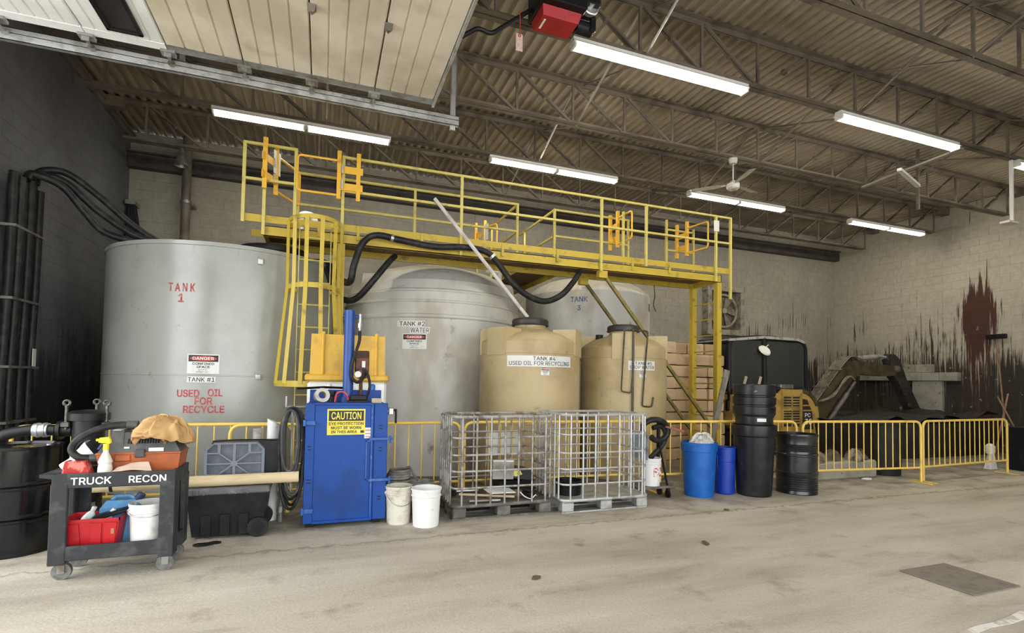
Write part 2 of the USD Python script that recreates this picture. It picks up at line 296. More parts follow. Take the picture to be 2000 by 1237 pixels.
def corrugated():
    prof = [(0, 0), (.05, 0), (.068, .04), (.135, .04), (.1524, 0)]; X, Z = [], []; x = XL - .2
    while x < XR + .2:
        for a, z in prof[:-1]: X.append(x + a); Z.append(ZC + z * 1.15)
        x += .1524
    n = len(X); V = np.array([(X[i], y, Z[i]) for y in (YF - .2, YB + .2) for i in range(n)]); F = []
    for i in range(n - 1): F += [(i, i + 1, n + i + 1), (i, n + i + 1, n + i)]
    return trimesh.Trimesh(V, np.array(F), process=False)
deck = M('roof_deck', (.33, .275, .2), (.215, .175, .122), sc=1.2, rough=.6, lo=.4, hi=.7)
struct('ceiling', corrugated(), deck, smooth=False)
struct('trim_1', box(XL - .2, YF - .2, ZC + .06, XR + .2, YB + .2, ZC + .2), joist_paint)

rnd = random.Random(7)
def block(w, h, d, c=.003):
    P = [(0, 0, 0), (w, 0, 0), (w, 0, h), (0, 0, h), (c, -d, c), (w - c, -d, c), (w - c, -d, h - c), (c, -d, h - c)]
    F = [(0, 1, 5), (0, 5, 4), (1, 2, 6), (1, 6, 5), (2, 3, 7), (2, 7, 6), (3, 0, 4), (3, 4, 7), (4, 5, 6), (4, 6, 7)]
    return trimesh.Trimesh(np.array(P, float), np.array(F), process=False)
def block_wall(name, slab, mat, at, L, rotz, score, single=300):
    """A wall of concrete blocks laid in running bond on a backing slab. at: start of the face, L its length; the face looks along -y before rotz."""
    w = struct(name, slab, mat, smooth=False); bw, bh, cells = .4064, .2032, []
    for r in range(int(6.16 / bh)):
        x = -(bw / 2 if r % 2 else 0)
        while x < L - .02:
            a, b = max(0, x), min(L, x + bw)
            if b - a > .03: cells.append((a, r * bh, b - a))
            x += bw
    R = trimesh.transformations.rotation_matrix(math.radians(rotz), [0, 0, 1]); rest = []
    world = lambda a, z, wd: (R @ np.array([a + wd / 2, 0, z, 1]))[:3] + at
    cells.sort(key=lambda c: -score(*world(*c)))
    for i, (a, z, wd) in enumerate(cells):
        m = block(wd, bh, .0035 + rnd.uniform(0, .002)); m.apply_translation([a, 0, z]); m.apply_transform(R); m.apply_translation(at)
        if i < single: putmesh(str(w.GetPath()), 'concrete_block', m, mat, False)
        else: rest.append(m)
    if rest: keys(putmesh(str(w.GetPath()), 'concrete_blocks', cat(rest), mat, False), kind='stuff')
block_wall('wall_back', box(XL - .2, YB, -.1, XR + .2, YB + .2, ZC), wm_back, np.array([XL, YB, 0]), XR - XL, 0,
           lambda x, y, z: (10 if (2.6 < z < 5.3 and (x > 8 or x < 2.2)) else 0) - abs(z - 3.6) - abs(x - 9) * .1)
block_wall('wall_right', box(XR, YF - .2, -.1, XR + .2, YB + .2, ZC), wm_right, np.array([XR, YB, 0]), YB - YF, -90,
           lambda x, y, z: (10 if y > 6.0 and .6 < z < 5.4 else 0) + y * .1 - abs(z - 3.2))
def panel(a, b, c, d, s=.2): return box(XL - s, a, c, XL, b, d)
left = cat([panel(5.8, YB + .2, -.1, ZC), panel(1.2, 5.8, 4.45, ZC), panel(YF - .2, 1.2, -.1, ZC)])
def left_wall():
    w = struct('wall_left', left, wm_left, smooth=False); bw, bh = .4064, .2032; cells = []
    for r in range(30):
        y = 5.8 - (bw / 2 if r % 2 else 0)
        while y < YB - .02:
            a, b = max(5.8, y), min(YB, y + bw)
            if b - a > .03: cells.append((a, b, r * bh))
            y += bw
    cells.sort(key=lambda c: -c[0]); rest = []
    for i, (a, b, z) in enumerate(cells):
        m = rot(block(b - a, bh, .0035 + rnd.uniform(0, .002)), 90, (0, 0, 1)); m.apply_translation([XL, a, z])
        if i < 300: putmesh(str(w.GetPath()), 'concrete_block', m, wm_left, False)
        else: rest.append(m)
    keys(putmesh(str(w.GetPath()), 'concrete_blocks', cat(rest), wm_left, False), kind='stuff')
left_wall()
# the side behind the camera: a wall with one wide truck doorway standing open
struct('wall_front', [box(XL - .2, YF - .2, -.1, -3.0, YF, ZC), box(-3.0, YF - .2, 4.6, 8.5, YF, ZC), box(8.5, YF - .2, -.1, XR + .2, YF, ZC)], wm_front)

# steel ledger along the back wall, with its pipe column and the corner column
struct('trim_2', [box(XL, 11.56, 5.46, XR, 11.73, 5.72), box(XL, 11.5, 5.72, XR, 11.73, 5.75)], M('ledger_paint', (.07, .06, .052), (.04, .032, .028), sc=3, rough=.6))
struct('trim_3', [box(XL, YF, 6.0, XL + .05, YB, 6.12), box(XL, YF, 6.1, XL + .09, YB, 6.14)], joist_paint)
t = Thing('drain_pipe', 'dark vertical pipe on the back wall behind the big grey steel tank', 'pipe', (-2.56, 11.38, 0))
t.add('pipe_run', cyl((0, 0, 0), (0, 0, 6.1), .08, 16), joist_paint)
for z in (1.4, 3.4, 4.8): t.add('pipe_clamp', [cyl((0, 0, z), (0, 0, z + .06), .1, 16), box(-.11, .05, z, .11, .355, z + .06)], steel)

# ---------------------------------------------------------------- roof joists
JY = [2.1, 3.8, 5.27, 7.08, 8.6, 10.4]; ZB = 5.5
JL = ['open-web steel roof joist nearest the viewer at the upper right corner', 'open-web steel roof joist passing over the red door opener toward the upper right',
      'open-web steel roof joist carrying the upper row of twin-tube lights', 'open-web steel roof joist from which the ceiling fan hangs',
      'open-web steel roof joist carrying the lower row of tube lights', 'open-web steel roof joist nearest the back wall, behind both rows of lights']
nodes = [5.4 + .93 * k for k in range(-9, 11)]
for ji, (y, lab) in enumerate(zip(JY, JL)):
    t = Thing('roof_joist', lab, 'roof joist', (0, y, ZB))
    t.add('bottom_chord', [angle((-3.3, s * .012, 0), (14.65, s * .012, 0), .065, .008, side=-s) for s in (1, -1)], joist_paint, smooth=False)
    t.add('top_chord', [angle((XL + .02, s * .012, .69), (XR - .02, s * .012, .69), .07, .008, up=(0, 0, -1), side=s) for s in (1, -1)], joist_paint, smooth=False)
    for i, x in enumerate(nodes): t.add('web_post', beam((x, 0, .02), (x, 0, .67), .03, .035, up=(1, 0, 0)), joist_paint, smooth=False)
    for i in range(len(nodes) - 1):
        a, b = nodes[i], nodes[i + 1]
        p0, p1 = ((a + .03, 0, .65), (b - .05, 0, .03)) if b <= 5.41 else ((a + .05, 0, .03), (b - .03, 0, .65))
        d = [beam(np.add(p0, (0, s * .02, 0)), np.add(p1, (0, s * .02, 0)), .026, .034) for s in (1, -1)]
        m = (np.array(p0) + p1) / 2; d.append(box(m[0] - .03, -.03, m[2] - .03, m[0] + .03, .03, m[2] + .03))
        t.add('web_diagonal', d, joist_paint, smooth=False)
    [t.add('bearing_seat', q, joist_paint) for q in (box(XL, -.08, .52, XL + .3, .08, .69), box(XR - .3, -.08, .52, XR, .08, .69))]
    if ji:
        g = JY[ji - 1] - y
        for k, x in enumerate((-.05, 3.6, 7.25, 10.9)):
            t.add('bridging_rod', cyl((x, 0, .0), (x, g, .68), .017, 8), galv if k == 1 else joist_paint)
            t.add('bridging_rod', cyl((x + .12, 0, .66), (x + .12, g, .02), .013, 8), joist_paint)

# ---------------------------------------------------------------- fluorescent lights
tube_glow = emit('tube_glow', (1.0, .93, .77), TUBE)
housing = M('light_housing', (.75, .73, .68), rough=.5)
def fixture(label, x0, x1, y, pairs, group):
    t = Thing('strip_light', label, 'light', (x0, y, ZB)); L = x1 - x0
    t.add('housing', [hull([(0, -.05, -.035), (L, -.05, -.035), (0, .05, -.035), (L, .05, -.035), (0, -.075, -.07), (L, -.075, -.07), (0, .075, -.07), (L, .075, -.07)]), box(0, -.05, -.04, L, .05, -.004)], housing)
    h = L / pairs
    for k in range(pairs):
        a, b = k * h + .025, (k + 1) * h - .025
        for s in (-1, 1):
            t.add('tube', cyl((a + .02, s * .042, -.098), (b - .02, s * .042, -.098), .019, 10), tube_glow)
        for e in (a, b): t.add('lamp_holder', box(e - .015, -.065, -.12, e + .015, .065, -.07, .006), housing)
for n, (a, b) in zip(('leftmost', 'second', 'third', 'rightmost'), ((-1.65, .95), (2.67, 5.27), (6.97, 9.57), (11.62, 14.27))):
    fixture(f'{n} tube light of the lower row, under the joist behind the yellow platform', a, b, 8.6, 2, 'lower row of tube lights')
for n, (a, b) in zip(('longest-looking twin-tube light beside the red door opener in the upper row', 'middle twin-tube light of the upper row, right of the ceiling fan', 'twin-tube light of the upper row cut by the right edge of the photo'), ((2.61, 5.2), (6.91, 9.59), (11.2, 13.85))):
    fixture(n, a, b, 5.27, 1, 'upper row of twin-tube lights')

# ---------------------------------------------------------------- ceiling fan
fanw = M('fan_white', (.62, .6, .55), (.45, .42, .36), sc=9, rough=.45)
t = Thing('ceiling_fan', 'white three-blade ceiling fan hanging from the joist above the platform', 'fan', (6.7, 7.08, 5.5))
t.add('mount', lathe([(0, -.1), (.06, -.1), (.075, -.04), (.075, 0), (0, 0)], 20), fanw)
t.add('down_rod', cyl((0, 0, -.42), (0, 0, -.05), .013, 10), fanw)
hubm = lathe([(0, -.56), (.07, -.56), (.1, -.54), (.11, -.5), (.11, -.46), (.06, -.44), (.035, -.4), (0, -.4)], 28)
t.add('motor', hubm, fanw)
for a in (12, 132, 252):
    bl = hull([(.12, -.035, 0), (.12, .035, .012), (.4, -.06, -.004), (.4, .07, .016), (.68, -.05, -.004), (.68, .065, .014), (.7, 0, .004), (.12, 0, -.006), (.4, 0, -.006)])
    t.add('blade', rot(move(cat([bl, box(.08, -.02, -.006, .2, .02, .004)]), (0, 0, -.475)), a, (0, 0, 1)), fanw)

# ---------------------------------------------------------------- overhead door, open, lying along its track
door_white = M('door_white', (.86, .87, .86), (.78, .79, .78), sc=3, rough=.45)
door_cream = M('door_cream', (.74, .67, .54), (.56, .49, .37), sc=1.6, lo=.42, hi=.7, rough=.5, col3=(.28, .22, .15), sc3=1.1, lo3=.62, hi3=.75)
door = struct('door_1', box(-3.38, 1.25, 4.66, 1.09, 5.68, 4.675), door_cream, label='open overhead sectional door lying flat under the roof')
dp = str(door.GetPath()); DZ = 4.6
edges = [-3.39, -2.75, -2.11, -1.47, -.82, -.19, .44, 1.075]
def section(x0, x1):
    """Ribbed underside of one door section: the profile runs in x and z, and is drawn out along y."""
    n = 6 if x0 < -1.5 else 4; w = (x1 - x0) / n; top = []
    for k in range(n):
        a = x0 + k * w; top += [(a + .001, DZ + .012), (a + .008, DZ), (a + w - .012, DZ), (a + w - .003, DZ + .012)]
    return prism(sg.Polygon(top + [(x1 - .001, DZ + .055), (x0 + .001, DZ + .055)]), 4.4, 'xz', 1.27)
secs = []
for k in range(7):
    s = putmesh(dp, 'door_section', section(edges[k] + .004, edges[k + 1] - .004), door_white if k < 3 else door_cream, False); secs.append(s)
    keys(s, 'white door section' if k < 3 else 'cream stained door section')
    for y in (1.32, 5.62): putmesh(str(s.GetPath()), 'end_stile', box(edges[k] + .004, y - .055, DZ - .004, edges[k + 1] - .004, y + .055, DZ + .01), steel if k > 2 else door_white)
    if k: # hinge and roller brackets beside the track, dark centre hinges
        for y in (5.66,): putmesh(str(s.GetPath()), 'roller_bracket', [box(edges[k] - .06, y - .02, DZ - .03, edges[k] + .06, y + .07, DZ - .002), cyl((edges[k], y, DZ - .05), (edges[k], y + .17, DZ - .05), .012, 8), cyl((edges[k], y + .13, DZ - .05), (edges[k], y + .17, DZ - .05), .032, 12), box(edges[k] - .03, y - .01, DZ - .07, edges[k] + .03, y + .01, DZ - .01)], steel)
for k, y in ((5, 4.54), (6, 4.54), (5, 2.4), (6, 2.4)):
    x = edges[k] + .02
    putmesh(str(secs[k].GetPath()), 'centre_hinge', [hull([(x - .035, y - .05, DZ), (x + .035, y - .05, DZ), (x - .035, y + .05, DZ), (x + .035, y + .05, DZ), (x - .02, y - .02, DZ - .05), (x + .02, y - .02, DZ - .05), (x, y + .03, DZ - .05)])], joist_paint)
f = putmesh(str(secs[2].GetPath()), 'window_frame', [box(-1.90, 4.66, DZ - .022, -1.865, 5.5, DZ + .01, .006), box(-1.655, 4.66, DZ - .022, -1.62, 5.5, DZ + .01, .006), box(-1.90, 5.46, DZ - .022, -1.62, 5.5, DZ + .01, .006), box(-1.90, 4.66, DZ - .022, -1.62, 4.70, DZ + .01, .006)], black_plastic)
putmesh(str(secs[2].GetPath()), 'window_pane', box(-1.87, 4.69, DZ - .006, -1.65, 5.47, DZ - .001), M('smoked_pane', (.035, .032, .03), rough=.12))
putmesh(dp, 'end_cap', box(1.07, 1.27, DZ - .03, 1.095, 5.68, DZ + .06), galv)
t = Thing('door_track', 'galvanised track with rollers that holds the open overhead door', 'door track', (-3.6, 5.84, 4.5))
t.add('track_channel', [box(-3.6, 5.815, 4.485, 1.42, 5.82, 4.6), box(-3.6, 5.815, 4.595, 1.42, 5.86, 4.6), box(-3.6, 5.815, 4.485, 1.42, 5.86, 4.49), box(-3.6, 5.855, 4.53, 1.42, 5.86, 4.6)], galv, world=True)
t.add('track_angle', angle((-3.6, 5.875, 4.55), (1.42, 5.875, 4.55), .06, .006), galv, world=True)
t.add('track_hanger', [beam((1.36, 5.87, 4.45), (1.36, 5.87, 5.55), .06, .006, (0, 1, 0)), beam((1.335, 5.87, 4.45), (1.335, 5.87, 5.55), .006, .05, (0, 1, 0)), beam((1.36, 5.87, 5.5), (1.36, 5.27, 5.5), .04, .01)], galv, world=True)
t.add('track_hanger', [beam((-1.4, 5.87, 4.58), (-1.4, 5.87, 5.55), .05, .006, (0, 1, 0)), beam((-1.4, 5.87, 5.5), (-1.4, 5.27, 5.5), .04, .01)], galv, world=True)
# door opener
red_cover = M('opener_red', (.42, .015, .02), (.3, .012, .015), sc=6, rough=.4)
t = Thing('door_opener', 'door operator with red cover and black motor hanging beside the open door', 'door opener', (2.07, 4.55, 5.0))
t.add('chassis', [box(1.84, 4.3, 5.09, 2.3, 4.72, 5.42, .01), cyl((1.95, 4.5, 5.4), (1.95, 4.5, 6.17), .02, 8), cyl((2.2, 4.5, 5.4), (2.2, 4.5, 6.17), .02, 8)], black_plastic, world=True)
t.add('cover', hull([(1.88, 4.41, 5.0), (2.25, 4.41, 5.0), (1.88, 4.65, 5.0), (2.25, 4.65, 5.0), (1.86, 4.38, 5.1), (2.28, 4.38, 5.1), (1.86, 4.68, 5.1), (2.28, 4.68, 5.1)]), red_cover, world=True)
t.add('pulley', [cyl((2.38, 4.40, 5.22), (2.38, 4.45, 5.22), .085, 20), cyl((2.38, 4.36, 5.22), (2.38, 4.48, 5.22), .03, 12), torus(.085, .012, 20, 6, (2.38, 4.40, 5.22), 'y')], galv, world=True)
t.add('motor', [cyl((2.29, 4.55, 5.08), (2.46, 4.55, 5.08), .07, 18), box(2.42, 4.46, 5.02, 2.48, 4.5, 5.18, .01), box(2.28, 4.35, 5.2, 2.48, 4.6, 5.45, .02)], black_plastic, world=True)
t.add('drive_arm', tube(rounded([(1.09, 4.62, 4.69), (1.3, 4.62, 4.86), (1.42, 4.62, 4.82), (1.86, 4.62, 5.2)], .1), .022, 8), black_plastic, world=True)
t.add('lettering', tilt(text('OPERATOR', .035, .002, True), rx=-90, rz=-68, t=(1.86, 4.6, 4.928)) if False else box(1.91, 4.46, 4.996, 1.93, 4.6, 5.002), white_print, label='pale lettering strip', world=True)
t = Thing('paper_tag', 'small pink paper tag hanging on a cord below the door opener', 'tag', (1.7, 4.57, 4.62))
t.add('cord', tube([(1.70, 4.575, 5.1), (1.708, 4.575, 4.95), (1.7, 4.575, 4.88)], .005, 6), red_print, world=True)
t.add('card', [box(1.665, 4.572, 4.7, 1.735, 4.577, 4.87), ], M('tag_card', (.68, .5, .42), (.5, .36, .3), sc=40, rough=.7), world=True)
t.add('eyelet', torus(.012, .004, 12, 5, (1.7, 4.57, 4.85), 'y'), red_print, world=True)
# hangers left on the joists at the right
t = Thing('hanger_post', 'bare steel post and strut hanging under the joists right of the fan', 'bracket', (10.82, 6.6, 4.98))
t.add('post', beam((10.82, 6.6, 4.98), (10.82, 6.6, 6.18), .045, .045, (1, 0, 0)), joist_paint, world=True)
t.add('strut', beam((9.96, 7.08, 5.47), (9.8, 5.3, 5.47), .07, .03), M('strut_grey', (.3, .28, .24), rough=.5), world=True)
t.add('brace_plate', beam((9.66, 6.2, 5.44), (10.8, 6.58, 5.44), .07, .05), housing, label='white brace plate', world=True)
t = Thing('hanger_bracket', 'white bracket hanging below the upper lights at the right edge', 'bracket', (11.07, 5.27, 4.37))
t.add('post', beam((11.07, 5.27, 4.37), (11.07, 5.27, 5.47), .05, .03, (1, 0, 0)), housing, world=True)
t.add('foot', box(10.86, 5.2, 4.35, 11.14, 5.34, 4.385), housing, world=True)

# ================================================================ tanks
tank_grey = M('tank_grey', (.36, .37, .335), (.29, .295, .26), sc=1.3, lo=.4, hi=.7, rough=.27, col3=(.25, .23, .19), sc3=5, lo3=.66, hi3=.75, spec=.7)
tank_white = M('tank_white', (.57, .565, .515), (.41, .375, .31), sc=1.6, lo=.42, hi=.7, rough=.5, stretch=(1, 1, .5), col3=(.22, .19, .14), sc3=3.5, lo3=.64, hi3=.78)
tank_tan = M('tank_tan', (.49, .385, .205), (.38, .29, .15), sc=1.5, lo=.42, hi=.7, rough=.5, col3=(.24, .18, .09), sc3=4.5, lo3=.66, hi3=.76)
stencil_red = M('stencil_red', (.42, .06, .05), (.45, .25, .22), sc=14, lo=.5, hi=.65, rough=.6)
stencil_blue = M('stencil_blue', (.05, .12, .25), (.25, .3, .33), sc=18, lo=.5, hi=.65, rough=.6)
stencil_pale = M('stencil_pale', (.62, .62, .58), rough=.6)
sign_white = M('sign_white', (.72, .72, .68), (.6, .58, .52), sc=8, lo=.5, hi=.8, rough=.4)
def rect(w, h, z=0, d=.001): return box(-w / 2, -d, z, w / 2, 0, z + h)
def ellipse(w, h, z, d=.001): 
    m = lathe([(0, -d / 2), (1, -d / 2), (1, d / 2), (0, d / 2)], 28); m = rot(m, 90, (1, 0, 0)); m.apply_scale([w / 2, 1, h / 2]); return move(m, (0, 0, z))
def danger(t, place, w, h, lines=True):
    """DANGER / CONFINED SPACE sticker of size w x h; place(mesh, lift) puts it on the thing."""
    s = t.add('danger_sign', place(rect(w, h), .003), sign_white, label='white danger confined space sign')
    sub = lambda n, m, mat, lift: t.add(n, place(m, lift), mat, under=s)
    sub('header', rect(w * .92, h * .33, h * .62), black_print, .0045)
    sub('oval', ellipse(w * .84, h * .25, h * .785), red_print, .007)
    sub('lettering', move(text('DANGER', h * .15, .001, True, 1.15), (0, 0, h * .71)), white_print, .009)
    for s_, k_, b_, z_ in (('CONFINED', .115, True, .455), ('SPACE', .115, True, .29), ('ENTRY BY', .055, False, .17), ('PERMIT ONLY', .055, False, .06)): sub('lettering', move(text(s_, h * k_, .001, b_, 1.2), (0, 0, h * z_)), black_print, .0045)
def plate(t, place, w, h, lines, name='name_sign', mat=None):
    """White sign with lines of (text, height, centre x, baseline)."""
    s = t.add(name, place(rect(w, h), .003), sign_white, label='white sign reading ' + ' '.join(l[0] for l in lines))
    for l in lines:
        m = text(l[0], l[1], .002, False, l[4] if len(l) > 4 else 1.05); k = min(1, .93 * w / np.ptp(m.vertices[:, 0])); m.apply_scale([k, 1, 1])
        t.add('lettering', place(move(m, (l[2] if k == 1 else 0, 0, l[3])), .0045), mat or black_print, under=s)

# --- tank 1: big grey steel tank
C1, R1 = (-1.32, 9.0, 0), 1.59
t = Thing('storage_tank', 'big grey steel tank lettered used oil for recycle, left of the yellow ladder cage', 'tank', C1)
t.add('shell', lathe([(0, 0), (R1 + .03, 0), (R1 + .03, .05), (R1, .06), (R1, 1.495), (R1 + .006, 1.498), (R1 + .006, 1.51), (R1, 1.513), (R1, 3.15)], 96), tank_grey, smooth=25)
t.add('top_rim', lathe([(R1 - .05, 3.15), (R1 + .02, 3.15), (R1 + .02, 3.2), (R1 - .05, 3.2)], 96), tank_grey, smooth=25)
t.add('roof', lathe([(0, 3.26), (.8, 3.22), (R1 - .05, 3.175), (R1 - .05, 3.15), (0, 3.15)], 64), tank_grey)
t.add('manhole', [torus(.42, .05, 36, 8, (.62, -1.0, 3.25)), lathe([(0, 3.27), (.4, 3.25), (.4, 3.18), (0, 3.18)], 30, (.62, -1.0, 0))], dark_rubber, label='black manhole ring and lid')
t.add('vent_pipe', tube(rounded([(.9, .1, 3.2), (.9, .1, 4.2), (1.12, .15, 4.2), (1.12, .15, 4.0)], .11, 8), .06, 14), white_plastic, label='white gooseneck vent pipe')
t.add('outlet_pipe', tube(curve([(1.15, -.5, 3.2), (1.4, -.55, 3.24), (1.55, -.75, 3.2)]), .045, 10), dark_rubber)
for ph, z in ((-71.4, 2.98), (-70.8, 1.46)):
    b = cat([box(-.03, -.03, z, .03, 0, z + .07, .004), cyl((0, -.032, z + .035), (0, -.028, z + .035), .014, 10)])
    t.add('lug', wrap(b, R1, ph, 0, lift=0), galv)
W1 = lambda ph, z: (lambda m, lift: wrap(m, R1, ph, z, lift=lift))
for s_, w_, z_ in (('T A N K', .31, 2.555), ('1', None, 2.42)): t.add('lettering', wrap(text(s_, .1, .002, True, width=w_), R1, -103.3, z_), stencil_red, label='faded red stencilled TANK 1')
fresh = M('stencil_red_fresh', (.5, .05, .06), (.5, .16, .15), sc=20, rough=.6)
for s_, w_, ph_, z_ in (('USED', .25, -98.9, 1.235), ('OIL', .165, -88.0, 1.245), ('FOR', .195, -92.6, 1.14), ('RECYCLE', .46, -92.4, 1.035)): t.add('lettering', wrap(text(s_, .085, .002, True, width=w_), R1, ph_, z_), fresh, label='red stencilled ' + s_)
danger(t, W1(-93.2, 1.525), .36, .245)
plate(t, W1(-93.8, 1.415), .32, .075, [('TANK #1', .052, 0, .011)])

# --- tank 2: big white plastic tank with domed top and ribs
C2, R2 = (1.93, 9.52, 0), 1.58
t = Thing('storage_tank', 'large pale domed plastic tank for water under the yellow platform', 'tank', C2)
K2 = 1.12; k2 = lambda z: 1.5 + (z - 1.5) * K2
t.add('shell', lathe([(0, 0)] + [(r * K2, max(0, k2(z))) for r, z in [(1.41, -9), (1.41, 2.36), (1.428, 2.38), (1.428, 2.41), (1.41, 2.43), (1.41, 2.585), (1.422, 2.6), (1.422, 2.615), (1.405, 2.63), (1.405, 2.74), (1.39, 2.76), (1.39, 2.775), (1.36, 2.8),
                      (1.32, 2.93), (1.23, 3.02), (1.15, 3.08), (1.0, 3.17), (.7, 3.26), (.4, 3.31), (.22, 3.33), (.22, 3.38), (0, 3.385)]], 96), tank_white, smooth=25)
for ph in (-160, -20, 60, 130):
    t.add('lifting_lug', rot(hull([(x * K2, y, k2(z)) for x, y, z in [(1.0, -.13, 2.8), (1.36, -.13, 2.75), (1.36, .13, 2.75), (1.0, .13, 2.8), (1.02, -.12, 3.12), (1.3, -.1, 3.08), (1.3, .1, 3.08), (1.02, .12, 3.12)]]), ph, (0, 0, 1)), tank_white)
W2 = lambda ph, z: (lambda m, lift: wrap(m, R2, ph, z, lift=lift))
for s_, ph_, z_ in (('T A N K', -132.0, 2.36), ('2', -129.5, 2.17)): t.add('lettering', wrap(text(s_, .1, .002, True), R2, ph_, z_), stencil_pale, label='pale stencilled TANK 2')
plate(t, W2(-114.5, 2.325), .45, .095, [('TANK #2', .067, .02, .013)])
plate(t, W2(-109.3, 2.223), .31, .1, [('WATER', .073, .01, .013)])
danger(t, W2(-112.2, 1.975), .385, .24)
t.add('vent_fitting', [cyl((1.06, -.62, 3.25), (1.06, -.62, 3.5), .05, 14), cyl((.8, -.7, 3.48), (1.3, -.55, 3.48), .035, 12)], white_plastic)

# --- tank 3
C3, R3 = (5.41, 10.0, 0), 1.34
t = Thing('storage_tank', 'pale plastic tank with blue stencil at the back wall behind the platform braces', 'tank', C3)
t.add('shell', lathe([(0, 0), (R3, 0), (R3, 2.3), (R3 + .01, 2.32), (R3 + .01, 2.35), (R3, 2.37), (R3, 3.3), (R3 - .03, 3.36), (R3 - .2, 3.5), (.9, 3.62), (.35, 3.74), (.3, 3.75), (.3, 3.82), (0, 3.83)], 80), tank_white, smooth=25)
t.add('patch', wrap(rect(.1, .16), R3, -45, 3.0), dark_rubber, label='dark fitting')
for s_, z_ in (('TANK', 3.07), ('3', 2.9)): t.add('lettering', wrap(text(s_, .095, .002, True, .95), R3, -125, z_), stencil_blue, label='blue stencilled TANK 3')

# --- tanks 4 and 5: tan plastic
lidm = M('tank_lid', (.032, .028, .03), (.09, .075, .06), sc=7, lo=.5, hi=.75, rough=.5)
def tan_tank(label, c, R, top, lugs, lid_z, lid_r):
    t = Thing('storage_tank', label, 'tank', c)
    t.add('shell', lathe([(0, 0), (R - .02, 0), (R, .02), (R, .9), (R + .004, .905), (R + .004, .915), (R, .92), (R, top - .2), (R + .004, top - .195), (R + .004, top - .185), (R, top - .18), (R, top - .03), (R - .02, top), (R * .75, top + .1), (lid_r + .03, lid_z - .06), (lid_r, lid_z - .03), (lid_r, lid_z), (0, lid_z)], 72), tank_tan, smooth=25)
    for ph in lugs:
        w = .17; z1 = lid_z - .08
        t.add('lifting_lug', rot(hull([(R * .55, -w, top - .04), (R + .002, -w, top - .22), (R + .002, w, top - .22), (R * .55, w, top - .04), (R * .55, -w, z1), (R + .004, -w, z1), (R + .004, w, z1), (R * .55, w, z1), (R + .012, 0, z1), (R + .012, 0, top - .22)]), ph, (0, 0, 1)), tank_tan, smooth=15)
    l = t.add('lid', lathe([(0, lid_z), (lid_r + .02, lid_z), (lid_r + .035, lid_z + .02), (lid_r + .04, lid_z + .075), (lid_r + .02, lid_z + .1), (lid_r - .03, lid_z + .1), (lid_r - .04, lid_z + .115), (0, lid_z + .125)], 44), lidm)
    t.add('lid_ring', torus(lid_r + .03, .016, 40, 6, (0, 0, lid_z + .012)), lidm, under=l)
    return t
t = tan_tank('tan plastic tank with long sign for used oil, behind the wire cages', (2.95, 7.245, 0), .756, 2.088, (-151, -42, 75, 165), 2.34, .24)
W4 = lambda ph, z: (lambda m, lift: wrap(m, .756, ph, z, lift=lift))
plate(t, W4(-99.5, 1.705), .977, .152, [('TANK #4', .053, .04, .087), ('USED OIL FOR RECYCLING', .055, 0, .019, 1.1)])
danger(t, W4(-95.5, 1.59), .12, .11)
t.add('sticker', wrap(rect(.037, .047), .756, -148, 1.904), M('yellow_sticker', (.7, .62, .15), rough=.5), label='small yellow sticker')
t.add('vent_cap', [cyl((.44, .1, 2.15), (.44, .1, 2.26), .07, 16), cyl((.44, .1, 2.26), (.44, .1, 2.29), .04, 12)], dark_rubber)
t = tan_tank('tan plastic tank lettered shop water, with bent rods hanging down its front', (4.66, 7.35, 0), .693, 2.088, (-122, -35, 145, 60), 2.34, .225)
W5 = lambda ph, z: (lambda m, lift: wrap(m, .693, ph, z, lift=lift))
plate(t, W5(-97.5, 1.7), .44, .142, [('TANK #5', .047, .02, .081), ('SHOP WATER', .05, 0, .019, 1.0)])
danger(t, W5(-97, 1.59), .11, .1)
t.add('vent_cap', [cyl((-.42, .05, 2.15), (-.42, .05, 2.28), .06, 14)], dark_rubber)
rodm = M('rod_steel', (.09, .085, .06), (.05, .045, .03), sc=20, rough=.5, metal=.6)
def rod(label, pts, r=.012):
    pts = [(x * 1.05, y * 1.05, 1.5 + (z - 1.5) * 1.05) for x, y, z in pts]
    solo('dip_rod', tube(rounded(pts, .045, 5), r, 8), rodm, label, 'rod', pts[-1])
rod('hooked steel rod with a square lower end hanging on tank 5, right one', [(4.36, 6.42, 2.27), (4.42, 6.315, 2.26), (4.33, 6.315, 1.17), (4.5, 6.315, 1.16), (4.52, 6.315, 1.3)])
rod('hooked steel rod with a round lower end hanging on tank 5, left one', [(4.08, 6.45, 2.27), (4.08, 6.4, 2.26), (4.03, 6.395, 1.38), (4.17, 6.35, 1.36), (4.185, 6.345, 1.58)])
rod('straight upright steel rod hanging down the middle of tank 5', [(4.19, 6.4, 2.27), (4.19, 6.34, 2.26), (4.19, 6.345, .75), (4.185, 6.34, .6)], .016)

# --- the long pale pole leaning from tank 4's lid to the platform
solo('plastic_pole', tube([(2.89, 7.2, 2.47), (1.49, 7.5, 4.19)], .028, 12), M('pole_grey', (.6, .56, .54), (.45, .4, .38), sc=5, rough=.45), 'long pale plastic pole leaning from the lid of tank 4 against the platform rail', 'pole', (2.89, 7.2, 2.47))

